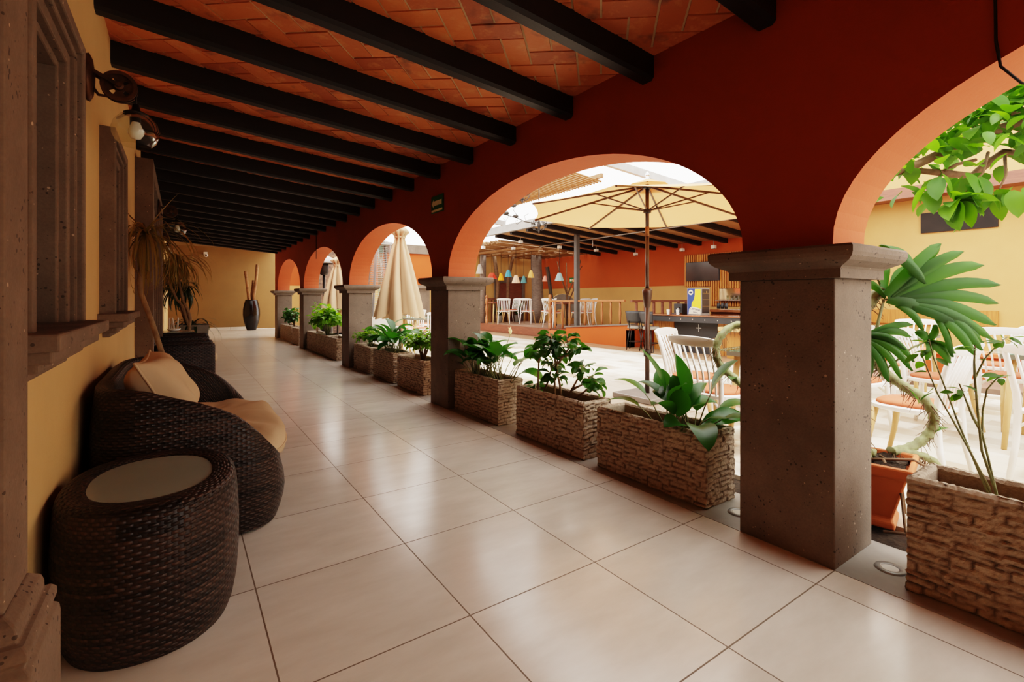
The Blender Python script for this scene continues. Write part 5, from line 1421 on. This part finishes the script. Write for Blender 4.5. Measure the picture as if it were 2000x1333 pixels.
m = M(); m.box(9.5, 9.62, 14.93, 15.0, DZ, 1.9); m.box(10.75, 10.87, 14.93, 15.0, DZ, 1.9); m.box(9.4, 10.97, 14.92, 15.0, 1.72, 1.95); m.obj('door_frame', MAT['stone'], r); m = M(); m.box(9.62, 10.75, 14.97, 15.0, DZ, 1.75); m.obj('door_leaf', MAT['deckface'], r)

# hanging fabric lampshades
cols = {'grey': (.55, .52, .47), 'coral': (.70, .10, .05), 'amber': (.85, .42, .03), 'blue': (.12, .42, .55), 'cream': (.82, .62, .45), 'teal': (.12, .30, .32), 'yellow': (.85, .60, .22), 'pink': (.80, .38, .30), 'pale blue': (.45, .68, .72), 'orange': (.85, .35, .12)}
for c_, (x, y, z), w_, h_ in (('grey', (8.66, 14.6, 2.18), .12, .34), ('coral', (8.95, 14.25, 1.93), .17, .22), ('amber', (9.0, 13.75, 1.88), .10, .24), ('blue', (9.2, 13.6, 2.0), .11, .24), ('cream', (9.1, 13.0, 1.78), .13, .26), ('teal', (9.2, 12.7, 1.76), .09, .23), ('yellow', (9.42, 12.6, 1.94), .10, .24), ('pink', (9.65, 12.15, 1.78), .09, .18), ('pale blue', (9.46, 11.22, 1.80), .13, .24), ('orange', (9.72, 10.75, 1.72), .10, .16)):
    r = thing('fabric_lampshade', c_ + ' ruffled fabric lampshade hanging over the dining deck', 'lampshade', (x, y, z), group='colourful fabric lampshades over the deck')
    m = M(); n = 40
    m.grid(lambda i, j: (x + (w_ * (.35 + .65 * (j / 5) ** .8) * (1 + .10 * (j / 5) * cos(2 * pi * i / n * 10))) * cos(2 * pi * i / n), y + (w_ * (.35 + .65 * (j / 5) ** .8) * (1 + .10 * (j / 5) * cos(2 * pi * i / n * 10))) * sin(2 * pi * i / n), z + h_ / 2 - h_ * j / 5), n, 5)
    m.obj('shade', leafmat('shade_' + c_.replace(' ', '_'), cols[c_], tuple(q * .85 for q in cols[c_]), .8, .3), r, True)
    m = M(); m.tube([(x, y, z + h_ / 2), (x, y, 2.70 if y > 11.6 else zr(x) - .02)], .006, 5); m.obj('cord', MAT['darkmetal'], r)

r = thing('exit_sign', 'tiny green sign far away on the orange gallery wall', 'sign', (11.47, 12.87, 1.79))
m = M(); m.box(11.46, 11.499, 12.70, 13.04, 1.70, 1.88); m.obj('panel', MAT['sgreen'], r); m = M(); m.box(11.452, 11.461, 12.76, 12.90, 1.75, 1.83); m.box(11.452, 11.461, 12.93, 13.0, 1.75, 1.83); m.obj('arrow', MAT['spale'], r)
# wrought-iron chandeliers
def chandelier(x, y, z, label, ztop, k_=.66):
    r = thing('iron_chandelier', label, 'chandelier', (x, y, z), group='wrought iron chandeliers')
    m = M(); m.tube([(x, y, z + .3 * k_), (x, y, ztop)], .010, 6); m.obj('chain', MAT['iron'], r)
    m = M(); m.lathe([(0, -.30), (.03, -.27), (.04, -.2), (.02, -.14), (.06, -.06), (.07, 0), (.03, .08), (.04, .2), (.02, .3)], (x, y, z), 12, cap=False)
    for k in range(8):
        a = 2 * pi * k / 8; c_, s_ = cos(a), sin(a)
        m.tube([(x + c_ * q, y + s_ * q, z + h) for q, h in ((.03, -.15), (.10, -.20), (.20, -.16), (.27, -.04), (.24, .03), (.19, .0))], .011, 5)
        m.tube([(x + c_ * q, y + s_ * q, z + h) for q, h in ((.03, .12), (.10, .20), (.15, .15), (.13, .08))], .009, 5)
        m.lathe([(.02, 0), (.035, .02), (.035, .03), (.012, .03), (.012, .11), (0, .11)], (x + c_ * .25, y + s_ * .25, z + .02), 8, cap=False)
    m.v = [(x + (a - x) * k_, y + (b - y) * k_, z + (c_ - z) * k_) for a, b, c_ in m.v]
    m.obj('frame', MAT['iron'], r, True)
chandelier(6.77, 8.75, 2.84, 'wrought iron chandelier hanging just under the left tip of the open parasol', 4.15)
chandelier(6.55, 9.1, 3.56, 'wrought iron chandelier higher up against the cane pergola', 4.15)
r = thing('iron_flower_branch', 'wrought iron scroll with roses beside the lower chandelier', 'ornament', (6.5, 9.0, 3.0))
m = M(); Q0 = V((6.72, 8.83, 2.88))
def sc(a, b): return tuple(Q0 + V((-.8240 * a, .5665 * a, b)))
m.tube([sc(0, 0), sc(.22, .03), sc(.45, .13), sc(.72, .20), sc(.9, .30)], .012, 6); m.tube([sc(.35, .08), sc(.5, .30), sc(.42, .42), sc(.62, .40)], .009, 6)
m.tube([sc(.3, .06), sc(.42, -.03), sc(.46, .05), sc(.40, .07)], .008, 6); m.tube([sc(.6, .17), sc(.68, .05), sc(.74, .11)], .008, 6); m.tube([sc(.2, .03), sc(.25, .16), sc(.15, .22)], .008, 6)
for a, b in ((.45, .15), (.66, .22), (.5, .40), (.8, .28)): m.lathe([(0, -.04), (.055, -.02), (.065, .02), (.04, .04), (.045, .0), (0, .015)], sc(a, b), 9, cap=False)
m.obj('scroll', MAT['iron'], r, True)

# small white spotlights under the gallery roof
for k, (x, y, z) in enumerate(((7.6, 12.6, 2.70), (8.0, 11.2, 2.76), (8.3, 12.0, 2.66), (9.2, 10.9, 2.66), (10.2, 10.4, 2.58), (11.3, 9.85, 2.48), (11.35, 8.25, 2.48), (11.35, 7.3, 2.48))):
    r = thing('spotlight', 'small white spotlight under the gallery roof, ' + order[k] + ' from the deck end', 'spotlight', (x, y, z), group='small white spotlights under the gallery roof')
    m = M(); m.box(x - .05, x + .05, y - .05, y + .05, z - .04, z + .04); m.obj('housing', MAT['white'], r, bevel=.006); m = M(); m.lathe([(0, 0), (.03, 0), (.03, .01)], (x, y, z - .052), 10, cap=False); m.obj('lens', MAT['darkmetal'], r)
    m = M(); m.tube([(x, y, z + .04), (x, y, z + .16)], .008, 5); m.obj('stem', MAT['steel'], r)
m = M(); m.tube([(8.9, 4.8, 2.71), (8.9, 11.5, 2.71)], .015, 6); m.tube([(8.9, 9.2, 2.71), (8.9, 9.2, 2.5)], .01, 5); tag(m.obj('conduit', MAT['steel'], None, True), 'thin metal conduit running under the gallery rafters', 'conduit')

# ------------------------------------------------------------------ BAR
r = thing('bar_counter', 'curved bar counter with dark riveted edge and honey wood panels', 'bar counter', (9.0, 5.8, 0))
out = [(8.55, 3.9), (8.55, 6.4)] + [(9.15 - .60 * cos(a), 6.92 + .58 * sin(a)) for a in [pi * k / 16 for k in range(0, 9)]] + [(9.6, 7.5), (9.6, 6.3), (9.35, 5.9), (9.35, 3.9)]
def prism(m, P, z0, z1, mi=0):
    a = [m.vert((x, y, z0)) for x, y in P]; b = [m.vert((x, y, z1)) for x, y in P]; m.face(b, mi); m.face(a[::-1], mi)
    for j in range(len(P)): m.face((a[j], a[(j + 1) % len(P)], b[(j + 1) % len(P)], b[j]), mi)
m = M(); prism(m, out, .775, .80); m.obj('countertop', MAT['bartop'], r, bevel=.006)
inn = [(x + .02 if x < 9 else x - .01, y) for x, y in out]
m = M(); prism(m, inn, .655, .774); m.obj('edge_band', MAT['blackpanel'], r)
m = M()
for k in range(9): m.lathe([(.014, 0), (.012, .008), (0, .010)], n=8, cap=False)
nv = len(m.v) // 9; m.v = [(8.57 - p[2], 4.3 + (i // nv) * .28 + p[0], .715 + p[1]) for i, p in enumerate(m.v)]; m.obj('rivets', MAT['chrome'], r)
m = M(); m.box(8.87, 9.2, 5.62, 6.64, .0, .655); m.obj('front_panel', MAT['blackpanel'], r)
m = M()
for k in range(10):
    a0 = pi * .5 * k / 10; a1 = pi * .5 * (k + .92) / 10
    q = [(9.25 - .40 * cos(a), 6.98 + .40 * sin(a)) for a in (a0, a1)] + [(9.25 - .32 * cos(a), 6.98 + .32 * sin(a)) for a in (a1, a0)]; prism(m, q, .0, .655)
for k in range(3): m.box(8.85, 8.93, 6.645 + k * .112, 6.75 + k * .112, 0, .655)
m.obj('curved_wood_panel', MAT['barwood'], r)
m = M()
for k in range(12): m.box(8.88, 9.2, 3.95 + k * .14, 4.08 + k * .14, .0, .655)
m.obj('straight_wood_panel', MAT['barwood'], r)
m = M(); m.box(8.862, 8.868, 5.98, 6.10, .52, .535); m.box(8.862, 8.868, 6.03, 6.045, .45, .60); m.obj('emblem', MAT['chrome'], r)
r = thing('wooden_ledge', 'pale wooden ledge at the bar beside the foreground column', 'shelf', (8.7, 4.9, .55)); m = M(); m.box(8.45, 8.85, 4.75, 5.35, .52, .60); m.obj('ledge', MAT['tanwood'], r, bevel=.006); m = M(); m.box(8.6, 8.8, 4.85, 5.25, 0, .52); m.obj('support', MAT['barwood'], r)

def stool(x, y, rz, label):
    r = thing('bar_stool', label, 'bar stool', (x, y, 0), rz, 'dark bar stools')
    m = M(); m.lathe([(.0, .47), (.17, .47), (.185, .50), (.17, .535), (0, .54)], n=24, cap=False); m.obj('seat', MAT['clay'], r, True, w=False)
    for sx in (-1, 1):
        for sy in (-1, 1): m = M(); m.tube([(sx * .17, sy * .17, 0), (sx * .11, sy * .11, .47)], .011, 7); m.obj('leg', MAT['darkmetal'], r, True, w=False)
    m = M(); m.tube([(.15 * cos(2 * pi * k / 20), .15 * sin(2 * pi * k / 20), .18) for k in range(21)], .009, 6); m.obj('foot_ring', MAT['darkmetal'], r, True, w=False)
    m = M(); m.grid(lambda i, j: ((.20 + .01 * j) * sin(-1.0 + 2.0 * i / 10), -(.20 + .02 * j) * cos(-1.0 + 2.0 * i / 10), .60 + .26 * j / 4), 10, 4); m.obj('backrest', MAT['blackpanel'], r, True, w=False, solid=.03)
    for sx in (-1, 1): m = M(); m.bar((sx * .10, -.14, .48), (sx * .12, -.19, .64), .02); m.obj('back_post', MAT['darkmetal'], r, w=False)
stool(8.40, 7.32, radians(-60), 'dark bar stool at the curved end of the bar, left of the parasol pole')
stool(8.36, 6.86, radians(-95), 'dark bar stool right of the parasol pole in front of the honey wood panel')

# drinks fridge with printed side
r = thing('drinks_fridge', 'small drinks fridge on the bar with a yellow bottle advert on its side', 'fridge', (9.0, 6.14, .80))
m = M(); m.box(8.85, 9.14, 5.97, 6.31, .80, 1.36); m.obj('cabinet', MAT['steel'], r, bevel=.005)
m = M(); m.box(8.875, 9.115, 5.962, 5.972, .84, 1.34); m.obj('glass_door', MAT['screen'], r)
m = M()
for z in (.98, 1.12, 1.25): m.box(8.88, 9.11, 5.955, 5.962, z, z + .006)
m.box(8.985, 9.005, 5.95, 5.962, 1.26, 1.30); m.obj('shelf', MAT['chrome'], r)
def px_face(m, P, x, mi=0): m.face([m.vert((x, y, z)) for y, z in P], mi)
m = M(); px_face(m, [(6.30, .81), (5.98, .81), (5.98, 1.35), (6.30, 1.35)], 8.846); m.obj('advert_panel', MAT['blue'], r)
m = M(); px_face(m, [(6.20, .93), (5.98, .88), (5.98, 1.34), (6.115, 1.34), (6.12, 1.20), (6.14, 1.12), (6.19, 1.05)], 8.843); m.obj('bottle_print', MAT['yellow'], r)
m = M(); px_face(m, [(6.27, .815), (5.98, .815), (5.98, .93), (6.08, .955), (6.20, .975), (6.25, .93)], 8.841); m.obj('label_print', MAT['cream'], r)
m = M(); n = 20; px_face(m, [(6.215 + .055 * cos(2 * pi * k / n), 1.27 + .055 * sin(2 * pi * k / n)) for k in range(n)], 8.842); m.obj('round_emblem', MAT['cream'], r)
m = M(); px_face(m, [(6.215 + .04 * cos(2 * pi * k / n), 1.27 + .022 * sin(2 * pi * k / n)) for k in range(n)], 8.839); m.obj('emblem_mark', MAT['ink'], r)
def text(body, size, M4, mat, name, parent):
    cu = bpy.data.curves.new(name, 'FONT'); cu.body = body; cu.size = size; cu.align_x = 'CENTER'; cu.align_y = 'CENTER'; cu.offset = size * .012
    o = bpy.data.objects.new(name, cu); C.objects.link(o)
    bpy.context.view_layer.update(); dg = bpy.context.evaluated_depsgraph_get(); me = bpy.data.meshes.new_from_object(o.evaluated_get(dg))
    bpy.data.objects.remove(o); me.materials.clear(); me.materials.append(mat)
    me.transform(Matrix.Translation(-V(parent.location)) @ M4)
    o = bpy.data.objects.new(name, me); C.objects.link(o); o.parent = parent; return o
Rl = Matrix(((0, 0, -1, 0), (-1, 0, 0, 0), (0, 1, 0, 0), (0, 0, 0, 1)))       # text in the y-z plane, read from -x
tilt = Matrix.Rotation(radians(-9), 4, 'Z')
text('Corona', .078, Matrix.Translation((8.838, 6.115, .925)) @ Rl @ tilt, MAT['ink'], 'brand_lettering', r)
text('Extra', .050, Matrix.Translation((8.838, 6.10, .855)) @ Rl @ tilt, MAT['ink'], 'brand_lettering', r)
m = M(); m.box(8.95, 9.2, 6.50, 6.72, .80, 1.03)
r = thing('coffee_machine', 'black coffee machine on the bar left of the drinks fridge', 'coffee machine', (9.08, 6.6, .80)); m.obj('body', MAT['blackpanel'], r, bevel=.01)
m = M(); m.box(8.86, 8.95, 6.50, 6.72, .80, .83); m.obj('drip_tray', MAT['chrome'], r); m = M(); m.tube([(8.95, 6.56, .95), (8.88, 6.56, .94), (8.87, 6.56, .88)], .012, 6); m.obj('spout', MAT['chrome'], r, True)
for x, y, l in ((8.68, 6.66, 'white paper cup on the bar near the coffee machine'), (8.72, 6.45, 'small white shaker on the bar in front of the coffee machine')):
    m = M(); m.lathe([(.026, .80), (.034, .90), (.036, .905), (.03, .905), (.024, .81), (0, .81)], (x, y, 0), 14, cap=False); tag(m.obj('cup', MAT['white_mat'], None, True), l, 'cup')

# wall behind the bar: slats, television, shelf with glasses
r = thing('slat_panel', 'honey coloured vertical slat panel on the orange wall behind the bar', 'wall panel', (11.45, 7.1, 1.8))
m = M(); m.box(11.47, 11.495, 5.6, 8.26, 1.46, 2.33); m.box(11.47, 11.495, 5.6, 7.45, .95, 1.46); m.obj('backing', MAT['deckface'], r)
m = M(); k = 0; y = 5.62
while y < 8.24:
    m.box(11.435, 11.47, y, y + .036, 1.47 if y > 7.42 else (1.40 if y < 7.2 else .95), 2.32)
    if y < 7.2: m.box(11.435, 11.47, y, y + .036, .95, 1.08)
    y += .066
m.obj('slats', MAT['slat'], r)
m = M(); m.box(11.445, 11.46, 5.6, 7.2, 1.09, 1.39); m.obj('mirror', MAT['mirror'], r)
r = thing('television', 'flat dark television on the slat panel behind the bar', 'television', (11.42, 7.67, 1.87))
m = M(); m.box(11.38, 11.43, 7.17, 8.15, 1.61, 2.12); m.obj('frame', MAT['blackpanel'], r, bevel=.004); m = M(); m.box(11.375, 11.381, 7.185, 8.135, 1.625, 2.105); m.obj('screen', MAT['screen'], r)
r = thing('bar_shelf', 'narrow glass shelf below the slats holding drinking glasses', 'shelf', (11.35, 6.5, 1.10)); m = M(); m.box(11.24, 11.44, 5.6, 7.2, 1.085, 1.10); m.obj('shelf_board', MAT['chrome'], r)
for k in range(9):
    y = 6.02 + k * .11; m = M(); m.lathe([(.028, 1.102), (.034, 1.22), (.031, 1.22), (.026, 1.108), (0, 1.108)], (11.33, y, 0), 12, cap=False)
    tag(m.obj('drinking_glass', MAT['bulbglass'], None, True), 'clear drinking glass on the bar shelf, ' + order[k] + ' from the foreground column side', 'glass', 'drinking glasses on the bar shelf')
for k in range(3):
    m = M(); m.lathe([(.0, .80), (.035, .80), (.04, .88), (.03, .90), (.03, .93), (0, .93)], (9.75, 6.15 - k * .09, .12), 12, cap=False); tag(m.obj('dark_jar', MAT['blackpanel'], None, True), 'small dark jar on the back counter behind the fridge, ' + order[k] + ' from the left', 'jar', 'dark jars behind the bar')
m = M(); m.box(9.6, 11.4, 3.9, 6.35, .85, .90); m.box(9.7, 11.3, 4.0, 6.3, 0, .85); r = thing('back_counter', 'wooden back counter behind the bar below the slats', 'counter', (10.5, 5.1, 0)); m.obj('counter', MAT['bartop'], r)

# ================================================================== LIGHT
w = bpy.data.worlds.new('W'); S.world = w; w.use_nodes = True
t = w.node_tree; bg = t.nodes['Background']
bg.inputs[0].default_value = (1.0, .965, .91, 1); bg.inputs[1].default_value = 4.6
sun = bpy.data.lights.new('sun', 'SUN'); sun.energy = 4.5; sun.angle = radians(12); sun.color = (1, .95, .86)
so = bpy.data.objects.new('sun', sun); C.objects.link(so); so.location = (8, 0, 12)
d = V((.16, .10, -1.0)); so.rotation_euler = d.to_track_quat('-Z', 'Y').to_euler()

def area(name, loc, target, size, size_y, energy, color):
    l = bpy.data.lights.new(name, 'AREA'); l.shape = 'RECTANGLE'; l.size = size; l.size_y = size_y; l.energy = energy; l.color = color
    o = bpy.data.objects.new(name, l); C.objects.link(o); o.location = loc; o.rotation_euler = (V(target) - V(loc)).to_track_quat('-Z', 'Y').to_euler(); return o

# ================================================================== CAMERA
F = 939.87; YAW = .60248; YH = 582.79; HC = 1.15
cam = bpy.data.cameras.new('Camera'); co = bpy.data.objects.new('Camera', cam); C.objects.link(co)
cam.sensor_fit = 'HORIZONTAL'; cam.sensor_width = 36; cam.lens = 36 * F / 2000
cam.shift_x = 0; cam.shift_y = -(1333 / 2 - YH) / 2000 * -1 * -1
co.location = (0, 0, HC); co.rotation_euler = (pi / 2, 0, -YAW)
cam.clip_start = .02; cam.clip_end = 200
S.camera = co
S.view_settings.view_transform = 'Filmic'
S.view_settings.look = 'High Contrast'
S.view_settings.exposure = .28
S.cycles.use_denoising = True
S.cycles.max_bounces = 10; S.cycles.diffuse_bounces = 6; S.cycles.transparent_max_bounces = 12
S.cycles.caustics_reflective = False; S.cycles.caustics_refractive = False
S.cycles.sample_clamp_indirect = 8
